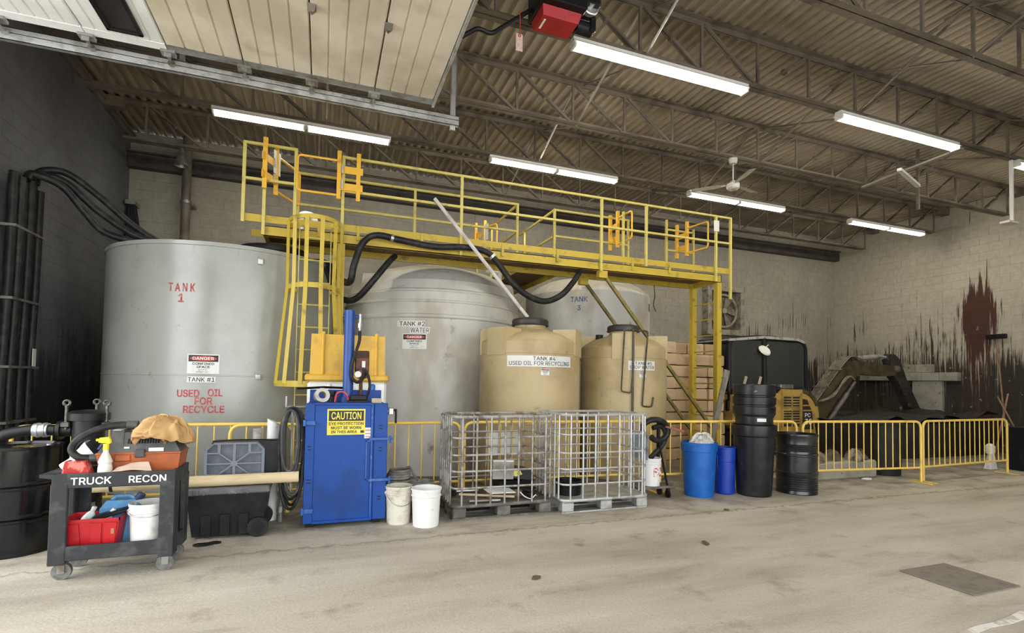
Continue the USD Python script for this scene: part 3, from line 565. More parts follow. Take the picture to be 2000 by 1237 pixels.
# ================================================================ yellow work platform
PF, PR = 7.6, 8.38
p = Thing('work_platform', 'long yellow steel platform with railings above the tanks', 'platform', (3.0, 7.98, 0))
wd = M('deck_boards', (.2, .12, .06), (.11, .065, .032), sc=4, stretch=(1, 4, 1), rough=.75)
A = lambda n, m, mat=yellow, label=None, under=None: p.add(n, m, mat, label=label, under=under, world=True, smooth=False)
x = -.78
while x < 6.85:
    w = min(.235, 6.87 - x); A('deck_plank', box(x, PF + .02, 3.5, x + w - .008, PR - .02, 3.54), wd, label='brown wooden deck plank'); x += .235
for y, s in ((PF, 1), (PR, -1)):
    A('channel_beam', [box(-.8, y, 3.4, 6.92, y + s * .012, 3.54), box(-.8, y, 3.4, 6.92, y + s * .06, 3.41), box(-.8, y, 3.53, 6.92, y + s * .06, 3.54)])
A('channel_beam', [box(-.8, PF, 3.4, -.79, PR, 3.54)]); A('channel_beam', [box(6.91, PF, 3.4, 6.92, PR, 3.54)])
A('toe_board', box(-1.04, PF - .012, 3.575, 7.1, PF, 3.675)); A('toe_board', box(-1.04, PR, 3.575, 3.15, PR + .012, 3.675)); A('toe_board', box(3.87, PR, 3.575, 6.9, PR + .012, 3.675))
for xx in (-.1, .42, 1.33, 2.6, 3.55, 4.98, 5.75): A('toe_bracket', box(xx - .02, PF - .03, 3.46, xx + .02, PF - .012, 3.66))
def post(x, y, z0, z1, w=.04): return A('rail_post', box(x - w / 2, y - w / 2, z0, x + w / 2, y + w / 2, z1), yellow_rail)
yf = PF - .035; yr = PR + .035
for x, z0 in ((-1.05, 3.55), (-.80, 3.4), (-.42, 3.4), (1.92, 3.4), (4.35, 3.38), (6.76, 3.4), (7.1, 3.1)): post(x, yf, z0, 4.62)
post(.2, yf, 3.4, 4.64)
for x, z1 in ((-.42, 4.62), (1.35, 4.62), (3.15, 4.62), (3.87, 4.62), (5.42, 4.62), (6.3, 4.74), (6.95, 4.62)): post(x, yr, 3.54, z1)
def rail(p0, p1, w=.034): return A('rail', beam(p0, p1, w, w), yellow_rail)
for z in (4.62, 4.14): rail((-1.07, yf, z), (-.40, yf, z)); rail((.18, yf, z if z > 4.2 else 4.14), (7.12, yf, z if z > 4.2 else 4.14)); rail((-.42, yr, z), (3.17, yr, z)); rail((3.85, yr, z), (5.44, yr, z))
rail((-1.05, yf, 4.14), (-1.05, yf + .02, 4.14)); rail((6.3, yr, 4.55), (6.97, yr, 4.55)); rail((6.3, yr, 4.14), (6.97, yr, 4.14))
for z in (4.62, 4.14): rail((3.15, yr, z), (3.15, 10.5, z)); rail((3.87, yr, z), (3.87, 10.2, z)); rail((5.42, yf, z), (5.42, yr - .1, z)) if z > 5 else None
post(3.87, 9.9, 3.54, 4.62); post(3.15, 9.9, 3.54, 4.62); post(3.0, 10.4, 3.54, 4.62)
# the spur walkway towards the back tanks
y = PR + .02
while y < 10.5:
    A('deck_plank', box(3.1, y, 3.5, 3.92, y + .227, 3.54), wd, label='brown wooden deck plank'); y += .235
for x in (3.12, 3.9): A('channel_beam', box(x - .01, PR, 3.4, x + .01, 10.55, 3.5))
# swing gates on their spring plates
def gate(x0, y0, x1, y1, sheet=None):
    """Hinge plates at (x0,y0), gate hoop reaching to (x1,y1)."""
    d = np.array([x1 - x0, y1 - y0, 0.]); L = np.linalg.norm(d); d /= L; o = np.array([x0, y0, 0.])
    g = A('swing_gate', tube(rounded([o + d * .1 + (0, 0, 4.55), o + d * L + (0, 0, 4.55), o + d * L + (0, 0, 4.06), o + d * .1 + (0, 0, 4.06)], .06), .017, 8), orange_yellow, label='orange-yellow swing gate')
    for u in (-.16, .1):
        A('hinge_upright', beam(o + d * u + (0, -.01, 4.0), o + d * u + (0, -.01, 4.68), .055, .05, (0, 1, 0)), orange_yellow, under=g)
    for z in (4.18, 4.42): A('hinge_plate', beam(o - d * .22 + (0, -.03, z), o + d * .1 + (0, -.03, z), .012, .1), orange_yellow, under=g)
    for z in (4.2, 4.42): A('hinge_spring', cyl(o + d * .06 + (0, -.05, z - .06), o + d * .06 + (0, -.05, z + .06), .018, 8), galv, under=g)
    if sheet is not None: A('instruction_sheet', beam(o + d * sheet + (0, -.045, 4.28), o + d * sheet + (0, -.045, 4.6), .16, .004, (d[1], -d[0], 0)), sign_white, label='white instruction sheet', under=g)
gate(-.72, yf + .06, -.40, 8.25, .12)
gate(.24, yf - .03, -.40, yf - .03)
gate(5.05, 8.3, 5.05, 7.72, None); gate(6.6, 8.3, 6.68, 7.68, None); gate(2.9, 9.8, 3.1, 9.4, .1)
A('rail_post', box(5.22, yf - .02, 3.54, 5.26, yf + .02, 4.62), yellow_rail); A('notice', box(6.69, yf - .03, 4.33, 6.81, yf - .025, 4.53), sign_white, label='white notice on the right gate post')
A('rail_post', box(4.98, 7.9, 3.54, 5.02, 7.94, 4.58), yellow_rail)
A('kick_plate', box(5.28, 7.75, 3.54, 5.3, 8.3, 3.68), yellow)
# legs: left pair, right pair with ladder rungs between them, and the long diagonal braces
for (x, y) in ((.2, PF + .05), (.2, PR - .05), (6.88, PF + .05), (6.88, PR - .05)):
    A('leg', [box(x - .05, y - .05, 0, x + .05, y + .05, 3.4), box(x - .1, y - .1, 0, x + .1, y + .1, .012)], yellow)
z = .3
while z < 3.2:
    A('ladder_rung', cyl((6.88, PF + .1, z), (6.88, PR - .1, z), .012, 8), yellow); z += .305
for y in (PF + .05, PR - .05):
    A('brace', beam((4.42, y, 3.38), (6.83, y, .62), .05, .05), M('olive_paint', (.24, .195, .05), (.13, .105, .04), sc=6, rough=.55) if y < 8 else '/World/Looks/olive_paint'); A('brace_lug', box(4.34, y - .05, 3.28, 4.5, y + .05, 3.4), yellow)
# caged ladder
LX0, LX1, LY = -.34, .06, 7.46
ladder = A('ladder', [beam((x, LY, .05), (x, LY, 3.6), .012, .055, (0, 1, 0)) for x in (LX0, LX1)], yellow_rail, label='fixed ladder inside the safety cage')
z = .35
while z < 3.5:
    A('ladder_rung', cyl((LX0, LY, z), (LX1, LY, z), .011, 8), yellow_rail, under=ladder); z += .305
cx = -.14
def hoop(z, hw, dep, w=.055):
    a = np.linspace(0, pi, 21); P = np.stack([cx - hw * np.cos(a), LY - dep * np.sin(a) ** .8, np.full(21, z)], 1)
    V = [];  F = []
    for q in P: V += [q + (0, 0, -w / 2), q + (0, 0, w / 2)]
    C = np.array([cx, LY, 0])
    for q in P: i_ = q + (C - q) * np.array([.012, .012, 0]) / .36; V += [i_ + (0, 0, -w / 2), i_ + (0, 0, w / 2)]
    n = 42
    for k in range(20):
        a0, a1, b0, b1 = 2 * k, 2 * k + 1, 2 * k + 2, 2 * k + 3
        F += [(a0, b0, b1), (a0, b1, a1), (n + a0, n + b1, n + b0), (n + a0, n + a1, n + b1), (a1, b1, n + b1), (a1, n + b1, n + a1), (a0, n + b0, b0), (a0, n + a0, n + b0)]
    return trimesh.Trimesh(np.array(V), np.array(F), process=False)
def ring(ang, z, hw, dep): a = math.radians(ang); return np.array([cx - hw * math.cos(a), LY - dep * max(0, math.sin(a)) ** .8, z])
HW = ((3.53, .35, .6), (2.66, .34, .6), (1.42, .45, .64))
cage = A('safety_cage', hoop(*HW[0]), yellow, label='yellow hooped safety cage round the ladder')
for h in HW[1:]: A('cage_hoop', hoop(*h, w=.06 if h[0] > 2 else .075), yellow, under=cage)
for ang in (2, 25, 48, 75, 105, 135, 160, 178):
    q = [ring(ang, *h) for h in HW]; c0 = np.array([cx, LY, 0])
    for a, b in ((q[0], q[1]), (q[1], q[2])):
        n_ = np.array([*(a - c0)[:2], 0]); n_ /= np.linalg.norm(n_)
        A('cage_bar', beam(a + n_ * .006, b + n_ * .006, .05, .008, n_), yellow, under=cage)
for s in (0, 1): A('cage_bracket', [box((LX0, LX1)[s] - .01, LY - .05, z - .025, (cx - .36, cx + .36)[s], LY, z + .025) for z in (1.42, 2.66, 3.53)], yellow, under=cage)

# ================================================================ hoses
hose = M('hose_black', (.012, .012, .013), (.035, .034, .031), sc=8, rough=.48, spec=.3)
def hose_thing(label, pts, r, clamps=(), name='hose', cat_='hose', n=10):
    c = curve(pts, n); t = Thing(name, label, cat_, tuple(c[0])); t.add('tube', tube(c, r, 12), hose, world=True)
    for f in clamps:
        i = int(f * (len(c) - 2)); d = (c[i + 1] - c[i]) / np.linalg.norm(c[i + 1] - c[i]); t.add('clamp', cyl(c[i] - d * .02, c[i] + d * .02, r + .006, 14), galv, world=True)
    return t
hose_thing('thick black hose looping along the front of the yellow platform', [(-.2, 8.4, 3.27), (.02, 8.12, 3.2), (.22, 7.82, 2.92), (.33, 7.5, 2.86), (.37, 7.44, 3.08), (.48, 7.43, 3.4), (.66, 7.44, 3.53), (1.0, 7.45, 3.5), (1.5, 7.46, 3.46), (1.95, 7.46, 3.5), (2.3, 7.45, 3.46), (2.5, 7.44, 3.28), (2.72, 7.44, 3.02), (3.0, 7.46, 2.84), (3.3, 7.48, 2.78), (3.6, 7.52, 2.91), (3.86, 7.62, 3.16), (4.05, 7.75, 3.38)], .048, (.4, .62))
hose_thing('thick black hose hanging from the platform to the side of the domed tank', [(.98, 7.9, 3.36), (.86, 7.6, 3.2), (.66, 7.5, 2.92), (.45, 7.6, 2.66), (.3, 7.75, 2.62), (.14, 7.98, 2.75), (.02, 8.1, 3.1), (-.1, 8.3, 3.22)], .045)
# bundle of hoses standing against the left wall and the three that arc over to tank 1
bn = Thing('hose_bundle', 'bundle of black hoses strapped upright to the dark left wall', 'hoses', (-3.45, 7.9, 0))
for k in range(6):
    y = 7.62 + .105 * k; xo = -3.47 + .03 * (k % 2)
    bn.add('riser', tube(curve([(xo, y, 0), (xo - .02, y, 1.2), (xo, y + .01, 2.5), (xo + .01, y, 3.86 - .03 * (k % 3))]), .047, 12), hose, world=True)
for z in (.9, 1.55, 2.35, 3.2): bn.add('strap', box(-3.53, 7.55, z, -3.385, 8.22, z + .03), steel, world=True)
bn.add('label_tag', box(-3.4, 8.08, 1.58, -3.39, 8.15, 1.8), sign_white, label='small white tag', world=True)
for lab, pts in (('highest of three black hoses arcing from the wall bundle to the grey steel tank', [(-3.44, 8.05, 3.86), (-3.42, 8.1, 4.04), (-3.2, 8.2, 4.1), (-2.9, 8.3, 3.9), (-2.5, 8.4, 3.55), (-2.15, 8.5, 3.34), (-1.85, 8.6, 3.25)]),
                 ('middle one of three black hoses arcing from the wall bundle to the grey steel tank', [(-3.44, 7.95, 3.88), (-3.4, 8.0, 3.98), (-3.15, 8.1, 3.94), (-2.85, 8.2, 3.66), (-2.5, 8.25, 3.42), (-2.2, 8.3, 3.31), (-1.9, 8.4, 3.26)]),
                 ('lowest of three black hoses arcing from the wall bundle to the grey steel tank', [(-3.44, 7.85, 3.86), (-3.4, 7.9, 3.94), (-3.15, 8.0, 3.86), (-2.95, 8.1, 3.6), (-2.75, 8.15, 3.37), (-2.45, 8.2, 3.29), (-2.1, 8.3, 3.26)])):
    hose_thing(lab, pts, .045, (.93,))

# ================================================================ front left: drum, strainer, cart
drum_black = M('drum_black', (.006, .006, .008), (.014, .014, .014), sc=4, rough=.16, spec=.45)
def drum_prof(R, h, ribs=(.34, .64)):
    P = [(0, .012), (R - .02, .012), (R - .02, 0), (R + .006, 0), (R + .006, .018), (R, .025)]
    for f in ribs:
        z = f * h; P += [(R, z - .035), (R + .012, z - .02), (R + .012, z - .008), (R + .002, z), (R + .012, z + .008), (R + .012, z + .02), (R, z + .035)]
    return P + [(R, h - .025), (R + .006, h - .018), (R + .008, h), (R - .012, h), (R - .016, h - .02), (0, h - .02)]
t = Thing('steel_drum', 'glossy black closed steel drum at the left edge behind the cart', 'drum', (-2.42, 5.6, 0))
t.add('shell', lathe(drum_prof(.29, .885), 64), drum_black)
t.add('bung', [cyl((-.18, -.05, .86), (-.18, -.05, .885), .035, 16), cyl((-.18, -.05, .885), (-.18, -.05, .897), .02, 6)], galv); t.add('bung', cyl((.18, .08, .86), (.18, .08, .88), .02, 12), galv)

vess = M('vessel_black', (.012, .012, .013), (.03, .028, .026), sc=9, rough=.4, spec=.3)
t = Thing('strainer_vessel', 'black upright strainer vessel with eye bolts on its lid, behind the cart', 'strainer', (-2.06, 5.97, 0))
t.add('shell', lathe([(0, .3), (.1, .3), (.125, .36), (.125, 1.06), (.165, 1.065), (.165, 1.1), (0, 1.1)], 40), vess)
t.add('lid', lathe([(0, 1.1), (.165, 1.1), (.165, 1.13), (.13, 1.15), (0, 1.165)], 40), vess)
for a in (200, 340, 90):
    x, y = .165 * math.cos(math.radians(a)), .165 * math.sin(math.radians(a))
    t.add('eye_bolt', [cyl((x, y, .98), (x, y, 1.2), .014, 10), move(torus(.024, .011, 16, 6, ax='y'), (x, y, 1.225)), box(x - .035, y - .03, 1.0, x + .035, y + .03, 1.05, .008)], M('bolt_dark', (.12, .115, .1), (.05, .045, .04), sc=20, rough=.4, metal=.7) if a == 200 else '/World/Looks/bolt_dark')
t.add('inlet', [cyl((-.12, 0, .97), (-.24, 0, .97), .06, 18), cyl((-.2, 0, .97), (-.23, 0, .97), .085, 18)], vess)
for a in (45, 165, 285): t.add('leg', box(.11 * math.cos(math.radians(a)) - .02, .11 * math.sin(math.radians(a)) - .02, 0, .11 * math.cos(math.radians(a)) + .02, .11 * math.sin(math.radians(a)) + .02, .34), vess)
t = hose_thing('black suction hose with metal coupling running left from the strainer vessel', [(-2.31, 5.97, .97), (-2.42, 5.97, .975), (-2.55, 5.97, .965), (-2.72, 5.96, .9), (-2.95, 5.93, .6), (-3.1, 5.9, .1)], .05)
t.add('coupling', [cyl((-2.36, 5.97, .973), (-2.47, 5.97, .973), .062, 18), cyl((-2.38, 5.97, .973), (-2.4, 5.97, .973), .068, 18), cyl((-2.43, 5.97, .973), (-2.45, 5.97, .973), .068, 18)], galv, world=True)

# --- utility cart
cartm = M('cart_plastic', (.035, .037, .04), (.075, .075, .075), sc=9, lo=.48, hi=.72, rough=.55, spec=.25, bump=.1, bsc=60)
CX0, CX1, CY0, CY1 = -1.80, -1.035, 4.62, 5.04
t = Thing('utility_cart', 'black two-shelf plastic cart lettered TRUCK RECON in front of the drum', 'cart', (-1.42, 4.83, 0))
def tray(z0, z1, lip=0):
    w = .028
    return [box(CX0 + .01, CY0 + .01, z0 + .002, CX1 - .01, CY1 - .01, z0 + .03), box(CX0, CY0, z0, CX1, CY0 + w, z1, .006), box(CX0, CY1 - w, z0, CX1, CY1, z1, .006), box(CX1 - w, CY0 + .004, z0 + .003, CX1 - .002, CY1 - .004, z1 - .002), box(CX0 + .002, CY0 + .004, z0 + .003, CX0 + w, CY1 - .004, z1 - .002)]
sh = t.add('top_shelf', tray(.665, .772), cartm, world=True)
t.add('handle', [hull([(CX0 - .075, CY0 + .01, .75), (CX0 - .075, CY1 - .01, .75), (CX0 - .075, CY0 + .01, .772), (CX0 - .075, CY1 - .01, .772), (CX0 + .02, CY0, .735), (CX0 + .02, CY1, .735), (CX0 + .02, CY0, .772), (CX0 + .02, CY1, .772)])], cartm, world=True, under=sh)
t.add('bottom_shelf', tray(.145, .25), cartm, world=True)
for x, s in ((CX0, 1), (CX1, -1)):
    for y, q in ((CY0, 1), (CY1, -1)):
        t.add('leg', [box(x - s * .004, y - q * .004, .12, x + s * .1, y + q * .03, .70, .006), box(x - s * .005, y - q * .003, .121, x + s * .03, y + q * .12, .699, .006)], cartm, world=True)
        cxx, cyy = x + s * .06, y + q * .07
        c = t.add('caster', [box(cxx - .03, cyy - .03, .11, cxx + .03, cyy + .03, .125), box(cxx - .02, cyy - .03, .05, cxx + .025, cyy - .024, .115), box(cxx - .02, cyy + .024, .05, cxx + .025, cyy + .03, .115)], steel, world=True)
        t.add('wheel', [cyl((cxx, cyy - .018, .06), (cxx, cyy + .018, .06), .06, 24), cyl((cxx, cyy - .026, .06), (cxx, cyy + .026, .06), .022, 14)], M('caster_grey', (.17, .165, .15), (.1, .1, .09), sc=30, rough=.6) if c.GetName() == 'caster' else '/World/Looks/caster_grey', world=True, under=c)
t.add('lettering', [move(text('TRUCK', .05, .0015, True, width=.245), (-1.565, CY0 - .001, .692)), move(text('RECON', .05, .0015, True, width=.24), (-1.215, CY0 - .001, .692))], white_print, label='white stencilled TRUCK RECON', world=True)

# --- on the cart: wet vacuum
vac_or = M('vac_orange', (.42, .105, .03), (.3, .08, .03), sc=6, rough=.45); vac_gr = M('vac_grey', (.06, .06, .062), (.1, .1, .1), sc=7, rough=.5)
zt = .697
t = Thing('wet_vacuum', 'orange and dark grey portable wet vacuum on the cart', 'vacuum', (-1.3, 4.88, zt))
def loft(b, m): return hull([(x, y, b[4]) for x in b[:2] for y in b[2:4]] + [(x, y, m[4]) for x in m[:2] for y in m[2:4]])
V = lambda n, m, mat, label=None, under=None: t.add(n, m, mat, label=label, world=True, under=under)
V('tank', [loft((-1.56, -1.06, 4.76, 4.99, zt + .01), (-1.585, -1.035, 4.74, 5.0, .895)), box(-1.59, 4.735, .885, -1.03, 5.005, .9, .004), box(-1.56, 4.75, zt, -1.5, 4.99, zt + .03), box(-1.12, 4.75, zt, -1.06, 4.99, zt + .03)], vac_or)
V('tank_recess', [box(-1.47, 4.735, .83, -1.36, 4.76, .89, .01)], vac_or)
top = V('motor_housing', [loft((-1.58, -1.04, 4.745, 4.995, .9), (-1.5, -1.12, 4.8, 4.97, 1.05)), loft((-1.52, -1.42, 4.76, 4.97, .95), (-1.5, -1.43, 4.8, 4.95, 1.065))], vac_gr)
for k in range(12): V('vent_slot', beam((-1.39 + .018 * k, 4.768, .965), (-1.39 + .018 * k, 4.783, 1.0), .008, .012), black_plastic, under=top)
V('latch', box(-1.34, 4.725, .86, -1.27, 4.75, .925, .008), vac_gr); V('rating_label', tilt(rect(.1, .028), 0, 0, 0, (-1.2, 4.744, .905)), sign_white)
V('front_label', rot(move(rect(.035, .014), (-1.395, 4.75, .93)), 0, (0, 0, 1)), sign_white); V('top_label', box(-1.50, 4.79, 1.066, -1.445, 4.86, 1.069), sign_white)
V('hose_port', cyl((-1.585, 4.8, .86), (-1.64, 4.78, .86), .03, 16), vac_gr)
t2 = hose_thing('grey ribbed vacuum hose looping over the left of the cart', [(-1.64, 4.78, .862), (-1.7, 4.76, .875), (-1.745, 4.77, .93), (-1.72, 4.8, 1.0), (-1.62, 4.84, 1.07), (-1.5, 4.87, 1.1), (-1.38, 4.87, 1.1)], .026, name='vacuum_hose')
t2.add('cuff', [cyl((-1.43, 4.87, 1.1), (-1.36, 4.87, 1.1), .034, 14)], vac_gr, world=True)
# brown work jacket thrown over the vacuum
def crumple(c, r, seed, amp=.3, sub=4, freq=3.0, flat=None):
    m = trimesh.creation.icosphere(sub); v = m.vertices.copy()
    n1 = meshkit.fbm(v * freq * .5 + 7, 3, seed) - .5; n2 = np.abs(meshkit.fbm(v * freq + 11, 3, seed + 5) - .5) * 2
    v = v * (1 + amp * (n1 * 1.4 + (.5 - n2) * .7))[:, None]
    v = v * np.array(r)
    if flat is not None: v[:, 2] = np.maximum(v[:, 2], flat)
    m.vertices = v + np.array(c); return m
cloth = M('brown_canvas', (.55, .34, .145), (.42, .25, .095), sc=10, rough=.85)
def drape(a, b, h, seed, nr=26, na=96, folds=7, th=.012):
    """A cloth thrown over something: a dome with folds running down from its top."""
    V = []
    for i in range(nr + 1):
        r = i / nr
        for k in range(na):
            q = 2 * pi * k / na; c_, s_ = math.cos(q), math.sin(q)
            n_ = float(meshkit.fbm(np.array([[c_ * 1.6 + seed, s_ * 1.6, r * 1.4]]), 3, seed)[0]) - .5
            f_ = (1 - abs(math.sin(folds * q / 2 + 5 * n_ + 2.2 * r))) ** 1.5
            R_q = 1 + .35 * n_ * 2 + .1 * f_ * r
            V.append((a * r * R_q * c_, b * r * R_q * s_, h * (1 - r ** 2.4) + .045 * f_ * (r ** .8) * (1.15 - r) * 2 + .05 * n_ - .02 * r))
    V = np.array(V); F = []
    for i in range(nr):
        for k in range(na): j = (k + 1) % na; F += [(i * na + k, (i + 1) * na + k, (i + 1) * na + j), (i * na + k, (i + 1) * na + j, i * na + j)]
    F = np.array(F); m_ = len(V); W = V.copy(); W[:, :2] *= .93; W[:, 2] -= th; rim = [nr * na + k for k in range(na)]; E = []
    for k in range(na): p_, q_ = rim[k], rim[(k + 1) % na]; E += [(p_, p_ + m_, q_ + m_), (p_, q_ + m_, q_)]
    return trimesh.Trimesh(np.vstack([V, W]), np.vstack([F, F[:, ::-1] + m_, np.array(E)]), process=False)
solo('work_cloth', [tilt(drape(.21, .17, .165, 3, folds=9), -10, 8, 10, (-1.18, 4.86, 1.0)), tilt(drape(.11, .1, .07, 8, folds=6), -35, 0, 0, (-1.25, 4.765, .99))], cloth, 'crumpled brown canvas cloth thrown over the vacuum', 'cloth', (-1.17, 4.86, 1.03))
# spray bottle
t = Thing('spray_bottle', 'white spray bottle with yellow trigger head on the cart', 'spray bottle', (-1.51, 4.70, zt))
t.add('bottle', lathe([(0, 0), (.044, 0), (.047, .01), (.046, .1), (.04, .13), (.046, .145), (.03, .19), (.018, .215), (.017, .235), (0, .235)], 30), M('bottle_white', (.78, .78, .7), rough=.35))
y_ = M('spray_yellow', (.85, .72, .03), rough=.4)
hd = t.add('spray_head', [cyl((0, 0, .235), (0, 0, .28), .019, 16), hull([(-.045, -.014, .29), (-.045, .014, .29), (.03, -.016, .28), (.03, .016, .28), (-.04, -.012, .325), (-.04, .012, .325), (.02, -.016, .33), (.02, .016, .33), (.035, 0, .3)]), cyl((-.045, 0, .308), (-.062, 0, .308), .01, 10)], y_)
t.add('trigger', hull([(-.03, -.008, .285), (-.03, .008, .285), (-.015, 0, .285), (-.055, -.006, .24), (-.055, .006, .24), (-.045, 0, .235)]), M('trigger_blue', (.06, .1, .25), rough=.4), under=hd)
t.add('lettering', [wrap(text('dirty', .016, .0005, True), .046, -72, .055), wrap(text('one', .016, .0005, True), .046, -72, .033)] if False else wrap(rect(.03, .035), .047, -72, .035), M('label_green', (.2, .3, .18), rough=.6), label='green printed label')
# red tail-lamp, white sheet, brown paper
t = Thing('lamp_lens', 'red plastic vehicle lamp lens lying on the front left of the cart', 'lamp lens', (-1.68, 4.73, zt))
t.add('lens', hull([(-.1, -.05, .0), (.1, -.05, 0), (-.1, .06, 0), (.1, .06, 0), (-.075, -.035, .155), (.045, -.03, .155), (-.075, .05, .155), (.04, .05, .155)]), M('lens_red', (.5, .05, .045), (.7, .22, .18), sc=18, lo=.5, hi=.6, rough=.12, spec=.8))
t.add('rim', box(-.105, -.055, -.0, .105, .065, .014, .004), red_cover)
def sheet(pts, n=10, bend=.03, seed=1, th=.002):
    """A sheet through four corners, slightly buckled, with thickness."""
    a, b, c, d = (np.array(p, float) for p in pts); V = []
    nn = np.cross(b - a, d - a); nn /= np.linalg.norm(nn)
    for i in range(n + 1):
        for j in range(n + 1):
            u, v = i / n, j / n; p = (1 - u) * (1 - v) * a + u * (1 - v) * b + u * v * c + (1 - u) * v * d
            V.append(p + nn * bend * (float(meshkit.fbm(np.array([[u * 2 + seed, v * 2, seed]]), 2, seed)[0]) - .5 + .6 * math.sin(pi * u) * .5))
    V = np.array(V); F = []; m = n + 1
    for i in range(n):
        for j in range(n): q = i * m + j; F += [(q, q + m, q + m + 1), (q, q + m + 1, q + 1)]
    F = np.array(F); k = len(V); W = V - nn * th; E = []
    rim = [i * m for i in range(n + 1)] + [n * m + j for j in range(1, m)] + [i * m + n for i in range(n - 1, -1, -1)] + [j for j in range(n - 1, 0, -1)]
    for i in range(len(rim)): a_, b_ = rim[i], rim[(i + 1) % len(rim)]; E += [(a_, b_, b_ + k), (a_, b_ + k, a_ + k)]
    return trimesh.Trimesh(np.vstack([V, W]), np.vstack([F, F[:, ::-1] + k, np.array(E)]), process=False)
paper = M('white_paper', (.82, .82, .8), rough=.6)
solo('paper_sheet', sheet([(-1.84, 4.96, .79), (-1.78, 4.8, .74), (-1.62, 4.84, .87), (-1.7, 5.0, .97)], 10, .12, 2), paper, 'white curved sheet standing behind the red lens on the cart', 'sheet', (-1.76, 4.9, .72))
solo('rag', crumple((-1.745, 4.72, .715), (.07, .05, .025), 9, .4, 4, flat=-.02), M('rag_pale', (.6, .54, .48), (.45, .4, .35), sc=20, rough=.8), 'pale crumpled rag at the front left corner of the cart', 'rag', (-1.745, 4.72, zt))
solo('paper_sheet', sheet([(-1.46, 4.66, .775), (-1.2, 4.65, .777), (-1.24, 4.72, .83), (-1.4, 4.73, .81)], 8, .03, 5), M('brown_paper', (.58, .43, .34), (.48, .34, .27), sc=6, rough=.8), 'flat brown paper sheet in front of the orange vacuum', 'sheet', (-1.33, 4.7, .77))
# lower shelf
caddy = M('caddy_red', (.5, .012, .02), (.38, .012, .016), sc=5, rough=.35); zl = .177
t = Thing('tool_caddy', 'open red plastic caddy on the lower shelf of the cart', 'caddy', (-1.56, 4.82, zl))
def openbox(x0, x1, y0, y1, z0, z1, f=.82, th=.008):
    """Tapered open box."""
    cx, cy = (x0 + x1) / 2, (y0 + y1) / 2; g = lambda x, y, k: (cx + (x - cx) * k, cy + (y - cy) * k)
    cor = [(x0, y0), (x1, y0), (x1, y1), (x0, y1)]; V = []
    for k, z, o in ((f, z0, 0), (1, z1, 0), (1, z1, th), (f, z0 + th, th)):
        for x, y in cor: a, b = g(x, y, k); V.append((a + (o if a < cx else -o), b + (o if b < cy else -o), z))
    F = []
    for l in range(3):
        for k in range(4): a, b = l * 4 + k, l * 4 + (k + 1) % 4; F += [(a, b, b + 4), (a, b + 4, a + 4)]
    F += [(0, 2, 1), (0, 3, 2), (12, 13, 14), (12, 14, 15)]
    return trimesh.Trimesh(np.array(V), np.array(F), process=False)
t.add('tub', openbox(-.2, .16, -.14, .12, 0, .245), caddy, smooth=False)
for a, b in ((-.19, -.09), (-.015, .05), (.065, .145)): t.add('front_panel', loft((a * .86, b * .86, -.128, -.1, .005), (a, b, -.146, -.12, .215)), caddy)
t.add('rim', [box(-.205, -.145, .228, .165, -.137, .248), box(-.205, .117, .228, .165, .125, .248), box(-.205, -.145, .228, -.197, .125, .248), box(.157, -.145, .228, .165, .125, .248)], caddy)
t.add('print', box(.11, -.145, .13, .13, -.143, .17), M('print_gold', (.35, .2, .08), rough=.6), label='worn gold print')
bw = M('bottle_pale', (.66, .72, .72), rough=.35)
for x, ty, lab in ((-1.67, 24, 'white plastic bottle lying in the red caddy, left one'), (-1.58, 40, 'white plastic bottle with blue label in the red caddy, right one')):
    t = Thing('plastic_bottle', lab, 'bottle', (x, 4.83, zl + .16))
    R = lambda m: rot(m, ty, (0, 1, 0))
    t.add('bottle', R(lathe([(0, -.1), (.04, -.1), (.042, .06), (.03, .1), (.014, .125), (.014, .14), (0, .14)], 20)), bw)
    t.add('cap', R(cyl((0, 0, .135), (0, 0, .16), .016, 12)), white_plastic)
    if ty > 30: t.add('label_band', R(lathe([(.043, -.02), (.043, .04)], 20)), M('blue_label', (.05, .12, .5), rough=.5))
solo('tool_case', tilt(box(-.12, -.05, -.015, .12, .05, .015, .008), 0, -14, 8, (-1.49, 4.82, .43)), black_plastic, 'flat black case lying across the red caddy', 'case', (-1.49, 4.82, .4))
t = Thing('jerry_can', 'light blue plastic jerry can behind the white bucket on the lower shelf', 'jerry can', (-1.46, 4.93, zl))
bl = M('can_blue', (.13, .36, .62), (.1, .28, .52), sc=8, rough=.4)
t.add('body', [loft((-.12, .14, -.07, .07, 0), (-.125, .145, -.075, .075, .28)), loft((-.125, .145, -.075, .075, .28), (-.09, .1, -.05, .05, .335))], bl)
t.add('handle', tube(rounded([(-.07, 0, .32), (-.05, 0, .36), (.06, 0, .36), (.09, 0, .32)], .03), .014, 8), bl); t.add('cap', cyl((.1, 0, .32), (.13, 0, .37), .03, 14), M('cap_dark_blue', (.02, .05, .15), rough=.4))
